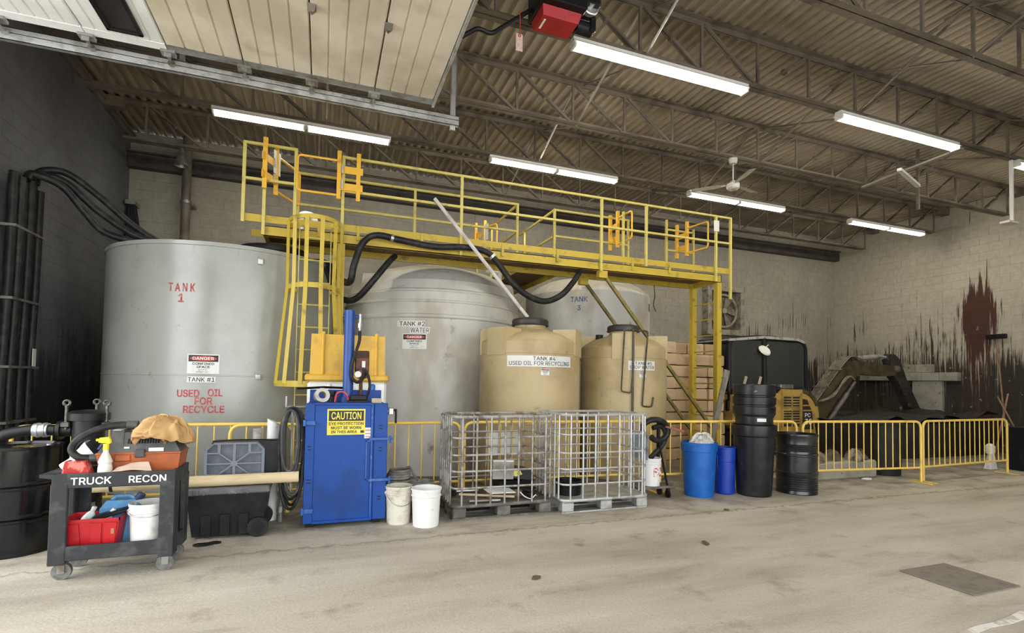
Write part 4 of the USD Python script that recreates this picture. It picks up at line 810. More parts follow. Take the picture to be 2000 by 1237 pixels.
def bucket(label, c, r, h, m, handle=None, lid=None, rings=3, tag=None, name='bucket', dirt=None):
    t = Thing(name, label, 'bucket', c)
    P = [(0, 0), (r * .87, 0), (r * .88, .01), (r * .97, h * .76)]
    for k in range(rings): z = h * (.78 + .065 * k); P += [(r * .97, z), (r * 1.03, z + .005), (r * 1.03, z + .012), (r * .97, z + .017)]
    P += [(r, h * .95), (r * 1.05, h * .955), (r * 1.05, h), (r * .97, h), (r * .96, h * .9), (r * .86, .03), (0, .03)]
    t.add('body', lathe(P, 44), m)
    if handle is not None:
        a = np.linspace(0, pi, 15); hz = h * .82
        t.add('handle', rot(tube(np.stack([r * 1.06 * np.cos(a), -r * 1.1 * np.sin(a) * .95, hz - handle * np.sin(a)], 1), .0045, 6), 8, (0, 0, 1)), galv)
        for s in (-1, 1): t.add('handle_boss', cyl((s * r * .96, 0, hz), (s * r * 1.1, 0, hz), .018, 10), m)
    if tag: t.add('print', wrap(rect(*tag[:2]), r * .95, tag[2], tag[3], lift=.008), tag[4], label=tag[5])
    return t
bucket('white plastic pail on the lower shelf of the cart', (-1.245, 4.80, zl), .128, .33, white_plastic, handle=.03)

# --- long wooden pole, storage bins, pipe stubs
wood = M('pole_wood', (.66, .53, .33), (.42, .3, .15), sc=5, lo=.5, hi=.75, stretch=(.5, 3, 3), rough=.7)
t = Thing('wooden_pole', 'thick pale wooden pole lying behind the cart across the black wheeled bin', 'pole', (-1.0, 5.5, .52))
t.add('shaft', cyl((-1.92, 5.5, .515), (-.19, 5.5, .525), .052, 28), wood, world=True); t.add('band', cyl((-1.72, 5.5, .516), (-1.695, 5.5, .516), .0535, 28), dark_rubber, world=True)
binm = M('bin_black', (.011, .012, .015), (.02, .02, .023), sc=6, rough=.45, spec=.25)
t = Thing('wheeled_bin', 'black wheeled storage bin on the floor under the wooden pole', 'storage bin', (-.8, 5.64, 0))
t.add('body', loft((-.28, .3, -.18, .18, .02), (-.33, .34, -.215, .215, .42)), binm)
for k in range(3): x = -.2 + .155 * k; t.add('front_rib', [loft((x, x + .075, -.215, -.16, .03), (x - .005, x + .075, -.222, -.17, .22))], binm)
lid = t.add('lid', [box(-.35, -.235, .405, .36, .235, .465, .012)], M('lid_grey', (.12, .12, .125), (.2, .2, .2), sc=8, rough=.5), label='dark grey lid')
for x in (-.29, -.24, -.19, .02, .07, .12, .17): t.add('lid_rib', box(x, -.245, .41, x + .012, -.23, .455), '/World/Looks/lid_grey', under=lid)
for x in (.27,):
    w = t.add('wheel', [cyl((x, -.25, .09), (x, -.2, .09), .09, 30)], dark_rubber); t.add('hub', [cyl((x, -.255, .09), (x, -.25, .09), .055, 20), cyl((x, -.262, .09), (x, -.25, .09), .012, 8)], binm, under=w)
    w = t.add('wheel', [cyl((x, .2, .09), (x, .25, .09), .09, 30)], dark_rubber)
t = Thing('storage_bin', 'black storage bin on its side, ribbed grey base showing, above the wooden pole', 'storage bin', (-.77, 5.72, .465))
gb = M('bin_base_grey', (.085, .1, .125), (.12, .135, .16), sc=10, rough=.45); W_, H_ = .25, .40
t.add('body', loft((-.26, .42, -.1, .12, 0), (-.2, .4, -.1, .12, .4)), binm)
basep = hull([(-.25, -.13, 0.0), (.26, -.13, 0), (-.25, -.13, .33), (-.18, -.13, .4), (.2, -.13, .4), (.26, -.13, .34), (-.25, -.1, 0), (.26, -.1, 0), (-.25, -.1, .33), (-.18, -.1, .4), (.2, -.1, .4), (.26, -.1, .34)])
bp = t.add('base_panel', basep, gb, label='grey ribbed base of the bin')
ribs = []
def rib(*pts):
    for a, b in zip(pts[:-1], pts[1:]): t.add('rib', beam((a[0], -.137, a[1]), (b[0], -.137, b[1]), .018, .014, (0, 1, 0)) if False else beam((a[0], -.142, a[1]), (b[0], -.142, b[1]), .026, .014), M('bin_rib_grey', (.17, .19, .225), rough=.45) if not ribs else '/World/Looks/bin_rib_grey', under=bp); ribs.append(1)
rib((-.24, .01), (-.24, .33), (-.175, .39), (.195, .39), (.25, .335), (.25, .01), (-.24, .01))
c0 = (.0, .2)
for s in (-1, 1):
    rib(c0, (s * .245, .2)); rib(c0, (0, .2 + s * .19))
    for q in (-1, 1): rib(c0, (s * .13, .2 + q * .1), (s * .245, .2 + q * .1)); rib((s * .13, .2 + q * .1), (s * .13, .2 + q * .19))
t.add('hub', cyl((c0[0], -.156, c0[1]), (c0[0], -.125, c0[1]), .032, 8), '/World/Looks/bin_rib_grey', under=bp)
t.add('edge_cord', tube(curve([(-.2, -.05, .405), (0, -.06, .415), (.25, -.05, .41), (.42, -.04, .395)]), .007, 6), dark_rubber)
solo('pipe_stub', lathe([(0, 0), (.06, 0), (.045, .94), (.045, .955), (.038, .955), (.038, .6), (0, .6)], 24, (-.62, 6.02, 0)), M('stub_grey', (.42, .4, .36), (.25, .22, .18), sc=14, rough=.6), 'short grey metal pipe standing upright behind the upper storage bin', 'pipe', (-.62, 6.02, 0))
pv = lathe([(.055, 0), (.06, 0), (.06, 1.05), (.055, 1.05), (.055, 0)], 26); v_ = pv.vertices; v_[:, 2] = np.where(v_[:, 2] > .5, 1.03 - v_[:, 0] * .55, v_[:, 2]); pv.vertices = v_
solo('plastic_pipe', move(pv, (-.47, 6.0, 0)), white_plastic, 'white plastic pipe with slanted cut top, left of the coiled hoses', 'pipe', (-.47, 6.0, 0))
solo('plumbing_pipe', [cyl((-.37, 5.9, 0), (-.37, 5.9, .46), .026, 12), cyl((-.37, 5.9, .1), (-.37, 5.9, .16), .036, 12), cyl((-.37, 5.9, .26), (-.37, 5.9, .3), .034, 12)], steel, 'short grey jointed pipe standing between bin and hoses', 'pipe', (-.37, 5.9, 0))
# coil of hoses hanging beside the press
t = Thing('hose_coil', 'coil of black hoses hanging on the left side of the blue press', 'hose', (-.26, 5.6, .15))
hg = M('hose_grey', (.05, .052, .055), (.09, .09, .09), sc=10, rough=.5)
for k, (w, zb, y) in enumerate(((.11, .2, 5.55), (.1, .33, 5.585), (.085, .5, 5.62), (.105, .26, 5.655), (.09, .42, 5.69), (.07, .55, 5.52), (.11, .17, 5.72))):
    a = np.linspace(0, 2 * pi, 37)[:-1]; zc = (1.2 + zb) / 2; o = .02 * math.sin(k * 2.1)
    t.add('hose_loop', tube(np.stack([-.265 + o + w * np.cos(a) * (1 + .1 * np.sin(a)), y + .02 * np.sin(2 * a + k), zc + (1.2 - .01 * k - zb) / 2 * np.sign(np.sin(a)) * np.abs(np.sin(a)) ** .7], 1), .0145, 8, closed=True), hg if k % 3 else hose, world=True)
t.add('hook', [cyl((-.15, 5.62, 1.2), (-.33, 5.62, 1.2), .013, 8), cyl((-.33, 5.62, 1.2), (-.33, 5.62, 1.31), .011, 8), cyl((-.27, 5.62, .3), (-.27, 5.62, 1.2), .012, 8)], steel, world=True)

# --- blue press
blue = M('press_blue', (.002, .055, .29), (.003, .042, .21), sc=3, rough=.5, spec=.35, col3=(.06, .11, .27), sc3=9, lo3=.7, hi3=.78)
blue_dk = M('press_blue_worn', (.02, .09, .34), (.14, .2, .34), sc=14, lo=.5, hi=.7, rough=.5)
t = Thing('filter_press', 'bright blue steel press with caution sign and tall cylinder', 'press', (.25, 5.78, 0))
Q = lambda n, m, mat=blue, label=None, under=None: t.add(n, m, mat, label=label, world=True, under=under)
Q('body', [box(-.13, 5.56, .05, .645, 6.05, 1.24, .006), box(-.12, 5.97, 1.23, .63, 6.05, 1.37, .004)])
for x in (-.08, .57): Q('foot', box(x - .04, 5.58, 0, x + .04, 6.03, .055), black_plastic)
dr = Q('door', [box(-.06, 5.515, .07, .49, 5.55, 1.235, .006), box(-.145, 5.51, .05, -.055, 5.57, 1.245, .006), box(.485, 5.495, .05, .515, 5.56, 1.245, .005), box(.515, 5.51, .05, .655, 5.57, 1.245, .006), box(-.06, 5.5, .045, .5, 5.56, .075, .005), box(-.06, 5.5, 1.225, .5, 5.56, 1.25, .005)])
Q('worn_edge', box(.489, 5.491, .1, .5, 5.496, 1.2), blue_dk, under=dr)
for z in (1.05, .18): Q('hinge', [cyl((-.15, 5.49, z - .03), (-.15, 5.49, z + .03), .016, 12), box(-.15, 5.485, z - .022, -.05, 5.51, z + .022, .004)], blue_dk, under=dr)
for z in (.88, .46): Q('latch', [box(.47, 5.47, z - .014, .67, 5.495, z + .014, .003), cyl((.68, 5.48, z - .05), (.68, 5.48, z + .03), .011, 8), cyl((.65, 5.48, z), (.71, 5.48, z), .009, 8)], blue_dk, under=dr)
Q('latch_frame', [box(.44, 5.503, .46, .452, 5.514, .86), box(.44, 5.503, .85, .5, 5.514, .862), box(.44, 5.503, .458, .5, 5.514, .47)], blue_dk, under=dr)
for x, z in ((-.1, .78), (-.1, .45), (.585, .98), (.585, .25), (.585, .75)):
    for k in (0, 1): Q('slot', box(x - .018, 5.506, z + .03 * k, x + .018, 5.511, z + .03 * k + .008), black_plastic, under=dr)
sg_ = Q('caution_sign', move(rect(.37, .262, .925, .002), (.243, 5.512, 0)), M('sign_yellow', (.8, .66, .06), (.7, .55, .05), sc=8, rough=.45), label='yellow caution sign')
Q('header', move(rect(.34, .105, 1.066, .001), (.243, 5.5095, 0)), black_print, under=sg_)
Q('lettering', move(text('CAUTION', .07, .0015, True, width=.29), (.243, 5.508, 1.084)), '/World/Looks/sign_yellow', under=sg_)
for s_, z_, w_, dx in (('EYE PROTECTION', 1.025, .335, 0), ('MUST BE WORN', .983, .29, 0), ('IN THIS AREA', .942, .25, -.02)): Q('lettering', move(text(s_, .027, .0015, True, width=w_), (.243 + dx, 5.5095, z_)), black_print, under=sg_)
Q('sign_mark', move(rect(.035, .026, .942, .001), (.40, 5.5095, 0)), black_print, under=sg_)
lb = Q('warning_label', move(rect(.085, .11, .885, .001), (.465, 5.512, 0)), sign_white, label='small white warning label')
for z in (.9, .93, .965): Q('label_line', move(rect(.07, .006, z, .001), (.465, 5.5105, 0)), red_print, under=lb)
cy = Q('cylinder', [cyl((.262, 5.82, 1.24), (.262, 5.82, 2.235), .055, 32), cyl((.262, 5.82, 1.24), (.262, 5.82, 1.3), .075, 32), cyl((.19, 5.82, 2.17), (.36, 5.82, 2.17), .016, 12)], M('cylinder_blue', (.012, .06, .28), (.01, .05, .22), sc=4, rough=.4))
Q('fitting', [cyl((.37, 5.82, 2.0), (.37, 5.82, 2.2), .017, 12), cyl((.37, 5.82, 2.05), (.37, 5.82, 2.1), .024, 6)], galv)
Q('hydraulic_hose', tube(curve([(.37, 5.82, 2.02), (.365, 5.81, 1.9), (.32, 5.76, 1.75), (.285, 5.73, 1.6), (.3, 5.72, 1.5), (.36, 5.74, 1.46), (.42, 5.78, 1.52), (.42, 5.8, 1.6)]), .017, 10), hose)
Q('hydraulic_hose', tube(curve([(.43, 5.8, 1.6), (.47, 5.78, 1.52), (.485, 5.8, 1.4), (.45, 5.85, 1.26)]), .014, 10), hose)
pump = Q('pump', [box(.33, 5.84, 1.58, .48, 5.96, 1.73, .012), box(.36, 5.8, 1.5, .46, 5.95, 1.6, .01), cyl((.4, 5.9, 1.3), (.4, 5.9, 1.55), .02, 10)], M('pump_rust', (.17, .06, .03), (.05, .03, .025), sc=12, rough=.6))
Q('gauge', cyl((.36, 5.775, 1.545), (.36, 5.8, 1.545), .034, 20), sign_white, under=pump); Q('switch', box(.4, 5.8, 1.62, .435, 5.83, 1.69), sign_white, under=pump)
# clutter on the press
t = Thing('tape_roll', 'roll of silver tape standing on top of the blue press', 'tape', (.0, 5.68, 1.24))
t.add('tape', rot(lathe([(.04, -.03), (.075, -.03), (.075, .03), (.04, .03), (.04, -.03)], 30), 78, (1, 0, .3)).apply_translation((0, 0, .075)), galv); t.add('core', rot(lathe([(.036, -.03), (.041, -.03), (.041, .03), (.036, .03), (.036, -.03)], 24), 78, (1, 0, .3)).apply_translation((0, 0, .075)), cloth)
t = Thing('hand_tool', 'red and black hand tool lying on top of the blue press', 'tool', (.25, 5.66, 1.24))
t.add('handle', tube(curve([(-.12, 0, .012), (-.1, -.02, .1), (-.04, -.02, .115), (.0, -.02, .08), (.01, 0, .03)]), .011, 8), M('tool_red', (.5, .06, .06), rough=.4)); t.add('head', [box(.0, -.03, .0, .22, .03, .03, .006), box(.03, -.02, .03, .2, .02, .085, .008)], black_plastic)
solo('metal_rod', tube([(-.24, 5.74, 1.385), (.02, 5.85, 1.4), (.28, 5.95, 1.392)], .012, 8), black_plastic, 'black rod lying across the back edge of the blue press', 'rod', (.0, 5.85, 1.38))
solo('bottle', [lathe([(0, 0), (.035, 0), (.035, .06), (.026, .075), (0, .075)], 20, (.11, 5.9, 1.24)), lathe([(0, .075), (.032, .075), (.032, .12), (0, .12)], 20, (.11, 5.9, 1.24))], black_plastic, 'small black capped bottle on the blue press left of the cylinder', 'bottle', (.11, 5.9, 1.24))
solo('blue_plug', lathe([(0, 0), (.034, 0), (.034, .055), (.02, .07), (0, .07)], 20, (.53, 6.0, 1.37)), M('cap_blue', (.03, .16, .55), rough=.4), 'round blue plastic plug on the back edge of the blue press', 'plug', (.53, 6.0, 1.37))
solo('small_box', box(.5, 5.64, 1.24, .6, 5.72, 1.29, .003), M('card_tan', (.5, .42, .3), rough=.8), 'small tan cardboard box on the right end of the blue press', 'box', (.55, 5.68, 1.24))
t = Thing('valve', 'grey valve with black lever on the right side of the blue press', 'valve', (.7, 5.72, 1.1))
t.add('body', [cyl((.645, 5.72, 1.15), (.73, 5.72, 1.15), .03, 14), box(.68, 5.68, 1.11, .74, 5.76, 1.19, .01)], galv, world=True); t.add('lever', [box(.755, 5.7, 1.02, .775, 5.74, 1.17, .005), cyl((.73, 5.72, 1.16), (.77, 5.72, 1.16), .014, 10)], black_plastic, world=True)
# --- yellow tub on a white tote behind the press
t = Thing('fluid_tote', 'yellow ribbed tub on white tote behind the blue press', 'tote', (.28, 6.55, 0))
tub_y = M('tub_yellow', (.68, .4, .04), (.5, .3, .04), sc=4, rough=.5, col3=(.1, .06, .02), sc3=16, lo3=.72, hi3=.76)
t.add('base_tank', [box(-.44, -.2, 0, .45, .22, 1.46, .03)] + [box(x - .02, -.215, .05, x + .02, -.19, 1.44, .01) for x in (-.2, .12, .3)], white_plastic)
t.add('flange', box(-.47, -.22, 1.46, .48, .235, 1.545, .02), tub_y)
u = t.add('upper_tub', loft((-.42, .43, -.19, .21, 1.53), (-.41, .42, -.185, .2, 2.01)), tub_y)
for x in (-.28, .32): t.add('rib', cat([cyl((x, -.195, 1.54), (x, -.192, 2.02), .022, 12), cyl((x, -.192, 2.02), (x, .2, 2.02), .022, 12)]), tub_y, under=u)
t.add('opening', box(.08, -.2, 1.56, .24, -.18, 1.83, .01), M('opening_brown', (.06, .03, .02), rough=.8), label='dark brown opening')
# --- buckets beside the press
bd = M('bucket_dirty', (.66, .63, .52), (.4, .34, .24), sc=8, lo=.5, hi=.7, rough=.5); bw_ = M('bucket_white', (.8, .8, .78), (.6, .57, .5), sc=9, lo=.58, hi=.75, rough=.4)
bucket('dirty cream bucket with hanging wire handle beside the blue press', (.79, 5.52, 0), .135, .385, bd, handle=.12)
bucket('clean white bucket standing in front, between blue press and wire cage', (1.045, 5.34, 0), .15, .385, bw_, rings=1)
bucket('grey cement-stained bucket behind the two white buckets', (.83, 5.9, 0), .14, .38, M('bucket_cement', (.22, .2, .17), (.33, .31, .27), sc=9, rough=.7))
bucket('grey mixing bucket with white residue, right of the coiled rope', (1.07, 5.82, 0), .15, .36, '/World/Looks/bucket_cement')
rp = M('rope_grey', (.17, .15, .13), (.25, .23, .2), sc=20, rough=.85)
t = Thing('rope_coil', 'coil of grey rope lying on the cement-stained bucket', 'rope', (.83, 5.9, .385))
for k in range(4): t.add('rope_turn', torus(.125 - .008 * k, .017, 26, 7, (.0 + .006 * k, .004 * k, .016 + .024 * k)), rp)
t.add('rope_end', tube(curve([(.08, .05, .1), (.13, 0, .115), (.17, -.1, .03), (.2, -.2, .0)]), .014, 7), rp)

# ================================================================ crowd barriers
def barrier(label, p0, p1, bars, h=.97):
    p0, p1 = np.array([*p0, 0.]), np.array([*p1, 0.]); t = Thing('crowd_barrier', label, 'barrier', tuple(p0)); u = (p1 - p0) / np.linalg.norm(p1 - p0); nrm = np.array([-u[1], u[0], 0])
    Zv = lambda p, z: p + np.array([0, 0, z])
    t.add('frame', tube(rounded([Zv(p0, .02), Zv(p0, h), Zv(p1, h), Zv(p1, .02)], .12, 8), .019, 12), fence_yellow, world=True)
    t.add('bottom_rail', cyl(Zv(p0, .24), Zv(p1, .24), .016, 10), fence_yellow, world=True)
    for k in range(bars):
        p = p0 + (p1 - p0) * (k + 1) / (bars + 1); t.add('bar', cyl(Zv(p, .24), Zv(p, h), .0085, 8), fence_yellow, world=True)
    for p, s in ((p0, 1), (p1, -1)):
        t.add('foot', beam(Zv(p + u * s * .02 - nrm * .18, .008), Zv(p + u * s * .02 + nrm * .18, .008), .04, .012), fence_yellow, world=True)
    return t
barrier('yellow crowd barrier standing behind the cart and the black drum', (-2.83, 6.42), (-.30, 6.42), 15)
barrier('yellow crowd barrier running behind the blue press and the two white buckets', (-.92, 6.30), (1.64, 6.30), 15)
barrier('yellow crowd barrier running behind the two wire cages', (1.70, 6.30), (4.36, 6.14), 16)
barrier('yellow crowd barrier behind the blue barrels and the black barrels', (4.44, 6.04), (6.66, 5.76), 13)
barrier('yellow crowd barrier in front of the excavator boom, second from the right', (6.74, 5.72), (8.96, 5.46), 15)
barrier('yellow crowd barrier at the far right, last of the row', (9.08, 5.50), (11.55, 5.62), 16)

# ================================================================ wire cage totes
cage_m = M('cage_wire', (.55, .56, .56), (.33, .32, .3), sc=9, lo=.48, hi=.7, rough=.4, metal=.55); cage_d = M('cage_wire_dirty', (.42, .41, .39), (.2, .17, .14), sc=9, lo=.45, hi=.65, rough=.5, metal=.5)
dirty_pl = M('pallet_dirty', (.1, .095, .085), (.19, .17, .14), sc=9, rough=.7); pallet_s = M('pallet_steel', (.5, .5, .49), (.32, .3, .27), sc=8, rough=.45, metal=.5)
def rring(x0, x1, y0, y1, z, r, rad=.1): return tube(rounded([(x0, y0, z), (x1, y0, z), (x1, y1, z), (x0, y1, z)], rad, 6, closed=True), r, 8, closed=True)
def wire_cage(label, x0, x1, y0, y1, rings, H, wm, pm, deckm):
    t = Thing('wire_cage', label, 'wire cage', ((x0 + x1) / 2, (y0 + y1) / 2, 0))
    for x in (x0, (x0 + x1) / 2 - .07, x1 - .15):
        for y in (y0, (y0 + y1) / 2 - .06, y1 - .13): t.add('pallet_foot', box(x, y, .015, x + .15, y + .13, .125, .012), pm, world=True)
    for y in (y0 + .02, (y0 + y1) / 2 - .05, y1 - .11): t.add('pallet_runner', box(x0, y, 0, x1, y + .09, .018), pm, world=True)
    t.add('pallet_deck', box(x0 + .01, y0 + .01, .12, x1 - .01, y1 - .01, .15, .006), deckm, world=True)
    t.add('base_frame', rring(x0 - .005, x1 + .005, y0 - .005, y1 + .005, .145, .02), pm, world=True)
    for z in rings: t.add('wire_ring', rring(x0, x1, y0, y1, z, .012), wm, world=True)
    t.add('top_ring', rring(x0, x1, y0, y1, H, .017), wm, world=True)
    nx, ny = 7, 6
    for k in range(nx):
        x = x0 + .09 + (x1 - x0 - .18) * k / (nx - 1)
        for y in (y0 - .012, y1 + .012): t.add('wire_upright', cyl((x, y, .15), (x, y, H), .0115, 8), wm, world=True)
    for k in range(ny):
        y = y0 + .09 + (y1 - y0 - .18) * k / (ny - 1)
        for x in (x0 - .012, x1 + .012): t.add('wire_upright', cyl((x, y, .15), (x, y, H), .0115, 8), wm, world=True)
    return t
c1 = wire_cage('wire cage tote holding scrap, the left one, next to the white buckets', 1.345, 2.5, 5.40, 6.08, (.335, .515, .69, .875), 1.10, cage_d, dirty_pl, dirty_pl)
c1.add('id_plate', box(1.30, 5.46, .62, 1.305, 5.75, .95), cage_d, world=True)
c2 = wire_cage('empty wire cage tote, the right one, on a galvanised pallet', 2.60, 3.74, 5.32, 6.08, (.325, .5, .685, .894), 1.12, cage_m, pallet_s, pallet_s)
c2.add('id_plate', box(3.76, 5.36, .56, 3.765, 5.74, .86), M('plate_bluegrey', (.33, .4, .46), (.24, .28, .32), sc=9, rough=.4, metal=.4), label='blue-grey identification plate', world=True)
# scrap in the left cage
t = Thing('tool_case', 'black tool case with yellow print on the scrap in the left wire cage', 'case', (2.17, 5.8, .24))
t.add('lower_shell', loft((1.97, 2.36, 5.68, 5.95, .24), (1.95, 2.39, 5.66, 5.97, .34)), black_plastic, world=True)
t.add('upper_shell', tilt(loft((-.2, .2, -.14, .14, 0), (-.18, .18, -.12, .12, .12)), 0, 10, 0, (2.17, 5.81, .36)), black_plastic, world=True)
t.add('print', tilt(hull([(-.16, -.147, .03), (-.02, -.147, .02), (.06, -.143, .06), (-.15, -.14, .09), (.02, -.14, .1)]), 0, 12, 0, (2.17, 5.81, .36)), M('case_yellow', (.75, .68, .12), (.3, .28, .1), sc=20, rough=.5), label='yellow print on the lid', world=True)
solo('carton', box(1.8, 5.66, .15, 2.3, 5.98, .235, .004), M('carton_brown', (.2, .12, .07), (.12, .08, .05), sc=8, rough=.85), 'crushed brown carton under the black tool case in the left cage', 'carton', (2.05, 5.8, .15))
solo('paper_pad', tilt(box(-.16, -.1, 0, .16, .1, .012), 6, 3, 8, (1.93, 5.6, .245)), paper, 'white paper lying on the brown carton in the left cage', 'paper', (1.93, 5.6, .24))
solo('metal_sheet', tilt(box(-.02, -.12, 0, .02, .12, .22), 0, -18, 75, (1.98, 5.62, .38)), galv, 'bent grey metal sheet leaning on the tool case', 'metal sheet', (1.98, 5.62, .3))
solo('cable_heap', [tube(curve([(1.42 + .06 * math.sin(k * 1.7 + q), 5.86 + .07 * math.cos(k * 2.3 + q), .175 + .016 * k) for k in range(8)], 8), .014, 6) for q in (0, 2.0)], hose, 'heap of black cable at the left end inside the left cage', 'cable', (1.44, 5.86, .15))
solo('cable_heap', [tube(curve([(2.3 + .07 * math.sin(k * 1.9 + q), 5.6 + .07 * math.cos(k * 2.1 + q), .17 + .014 * k) for k in range(8)], 8), .012, 6) for q in (0, 1.5)], dark_rubber, 'heap of dark hose at the right front corner inside the left cage', 'cable', (2.3, 5.6, .15))
for lab, a, b, r, m in (('pale broom handle lying across the scrap in the left cage', (1.5, 5.75, .2), (2.1, 5.55, .18), .014, wood), ('rusty short pipe lying at the front of the left cage', (1.55, 5.5, .172), (1.9, 5.46, .172), .018, steel), ('grey conduit lying at the back of the left cage', (1.5, 6.05, .17), (2.2, 6.0, .17), .015, galv)):
    solo('scrap_pipe', cyl(a, b, r, 10), m, lab, 'scrap pipe', a)
solo('white_cord', tube(curve([(2.15, 5.5, .24), (2.2, 5.48, .19), (2.27, 5.47, .165), (2.33, 5.48, .2), (2.36, 5.52, .18)]), .007, 6), white_plastic, 'loop of thin white cord in the left cage', 'cord', (2.25, 5.5, .16))
t = Thing('black_pan', 'round black pan standing in the left corner of the empty wire cage', 'pan', (2.84, 5.66, .15))
t.add('body', lathe([(0, 0), (.15, 0), (.16, .17), (.152, .17), (.142, .01), (0, .01)], 32), black_plastic)
# cart with hose at the right of the cages
t = Thing('platform_truck', 'low hand truck with black post beside the right wire cage', 'hand truck', (4.2, 5.8, 0))
t.add('deck', box(3.84, 5.66, .13, 4.42, 5.92, .16, .006), dirty_pl, world=True)
t.add('post', [beam((4.31, 5.9, .16), (4.31, 5.9, 1.0), .035, .035, (1, 0, 0)), beam((4.31, 5.7, .16), (4.31, 5.9, .75), .02, .02)], black_plastic, world=True)
for x in (3.92, 4.32):
    for y in (5.7, 5.88): t.add('caster', [cyl((x - .012, y, .05), (x + .012, y, .05), .05, 18), box(x - .02, y - .02, .06, x + .02, y + .02, .13)], dark_rubber, world=True)
bucket('white pail with red print on the hand truck beside the right cage', (4.12, 5.79, .16), .125, .36, bw_, rings=3, tag=(.13, .11, -78, .13, M('pail_print', (.75, .74, .7), (.5, .05, .04), sc=22, lo=.5, hi=.54, rough=.5), 'broken red print'))
t = Thing('hose_coil', 'thick black hose coiled over the hand truck post beside the right cage', 'hose', (4.3, 5.9, .75))
t.add('hose_loop', tube(curve([(4.05, 5.9, .86), (4.06, 5.88, .95), (4.16, 5.86, 1.01), (4.32, 5.86, 1.0), (4.42, 5.87, .92), (4.44, 5.88, .82), (4.36, 5.89, .74), (4.24, 5.88, .74), (4.17, 5.86, .78)]), .04, 10), hose, world=True)
t.add('hose_loop', tube(curve([(4.22, 5.9, .9), (4.36, 5.9, .92), (4.43, 5.9, .8), (4.36, 5.89, .66), (4.24, 5.88, .56), (4.16, 5.87, .5)]), .034, 10), hose, world=True)
t.add('nozzle', [cyl((4.38, 5.84, .92), (4.62, 5.83, .86), .014, 10), cyl((4.58, 5.83, .87), (4.66, 5.83, .85), .02, 10)], M('nozzle_red', (.35, .12, .08), rough=.5), world=True)
solo('printed_sheet', box(1.98, 6.298, .55, 2.42, 6.302, .86), sign_white, 'white printed sheet hung on the barrier behind the left wire cage', 'sheet', (2.2, 6.3, .55))

# ================================================================ barrels
bb = M('barrel_blue', (.003, .095, .40), (.006, .125, .48), sc=6, rough=.4); bb2 = M('barrel_blue_dark', (.003, .033, .33), (.006, .05, .38), sc=6, rough=.4)
bk = M('barrel_black', (.009, .009, .011), (.02, .02, .022), sc=6, rough=.34, spec=.35, col3=(.28, .28, .27), sc3=13, lo3=.72, hi3=.78)
def can(name, label, c, prof, m, band=None):
    t = Thing(name, label, 'barrel', c); t.add('body', lathe(prof, 56), m); return t
t = can('open_barrel', 'bright blue open plastic barrel, the wider one, with clear bag', (4.84, 5.72, 0), [(0, 0), (.185, 0), (.19, .012), (.222, .60), (.236, .605), (.24, .70), (.236, .705), (.236, .72), (.218, .72), (.21, .58), (.18, .02), (0, .02)], bb)
t.add('sticker', wrap(rect(.02, .17), .232, -40, .38), sign_white, label='torn white sticker')
clear_bag = usdkit.material(stage, '/World/Looks/clear_bag', {'t': ('transparent_bsdf', {'color': (.9, .9, .88)}), 'p': ('principled_bsdf', {'base_color': (.72, .7, .66), 'roughness': .2}), 'n': ('noise_texture', {'scale': 14.0, 'detail': 3}), 'r': ('map_range', {'from_min': .35, 'from_max': .6, 'to_min': .4, 'to_max': .95, 'clamp': True}), 'g': ('geometry', {}), 'm': ('mix_closure', {})},
    [('g.position', 'n.vector'), ('n.fac', 'r.value'), ('r.result', 'm.fac'), ('t.BSDF', 'm.closure1'), ('p.BSDF', 'm.closure2')], surface='m.closure')
solo('plastic_bag', tilt(drape(.21, .19, .17, 12, folds=11), 6, -10, 0, (4.89, 5.72, .66)), clear_bag, 'crumpled clear plastic bag in the top of the wide blue barrel', 'bag', (4.9, 5.72, .65))
can('open_barrel', 'narrow dark blue open barrel between the wide blue one and the black stack', (5.28, 5.72, 0), [(0, 0), (.118, 0), (.13, .02), (.133, .44), (.138, .445), (.138, .62), (.145, .625), (.145, .64), (.13, .64), (.12, .03), (0, .03)], bb2)
t = can('black_barrel', 'black tapered plastic barrel with wide rim, lower one of the black stack', (5.63, 5.55, 0), [(0, 0), (.215, 0), (.225, .015), (.262, .80), (.285, .81), (.29, .83), (.29, .945), (.283, .96), (.26, .96), (.25, .9), (.2, .04), (0, .04)], bk)
t = can('black_barrel', 'black ribbed plastic barrel nested on top of the black stack', (5.63, 5.55, .962), [(0, 0), (.235, 0), (.24, .02), (.24, .1), (.268, .14), (.272, .15), (.272, .245), (.262, .255), (.262, .27), (.274, .28), (.276, .375), (.26, .385), (.26, .4), (.272, .41), (.272, .545), (.264, .555), (.25, .555), (.25, .1), (0, .1)], bk)
t.add('sticker', wrap(rect(.12, .045), .238, -112, .05, lift=.004), sign_white, label='white paper sticker'); 
t = Thing('steel_drum', 'dented black open steel drum right of the black barrel stack', 'drum', (6.36, 5.5, 0))
R_ = .262; P_ = [(0, .01), (R_, 0), (R_ + .004, .01)]
for z in (.05, .08, .11, .14, .17, .2, .23): P_ += [(R_ - .004, z), (R_ + .004, z + .012)]
P_ += [(R_ + .01, .28), (R_ + .01, .3), (R_, .31), (R_, .52), (R_ + .01, .53), (R_ + .01, .55), (R_, .56)]
for z in (.59, .62, .65, .68): P_ += [(R_ - .004, z), (R_ + .004, z + .012)]
P_ += [(R_, .74), (R_ + .008, .80), (R_ + .012, .815), (R_ + .008, .83), (R_ - .01, .83), (R_ - .012, .05), (0, .05)]
t.add('shell', lathe(P_, 56), M('drum_black_worn', (.012, .012, .014), (.03, .03, .03), sc=5, rough=.28, spec=.6, col3=(.35, .35, .34), sc3=17, lo3=.73, hi3=.78))
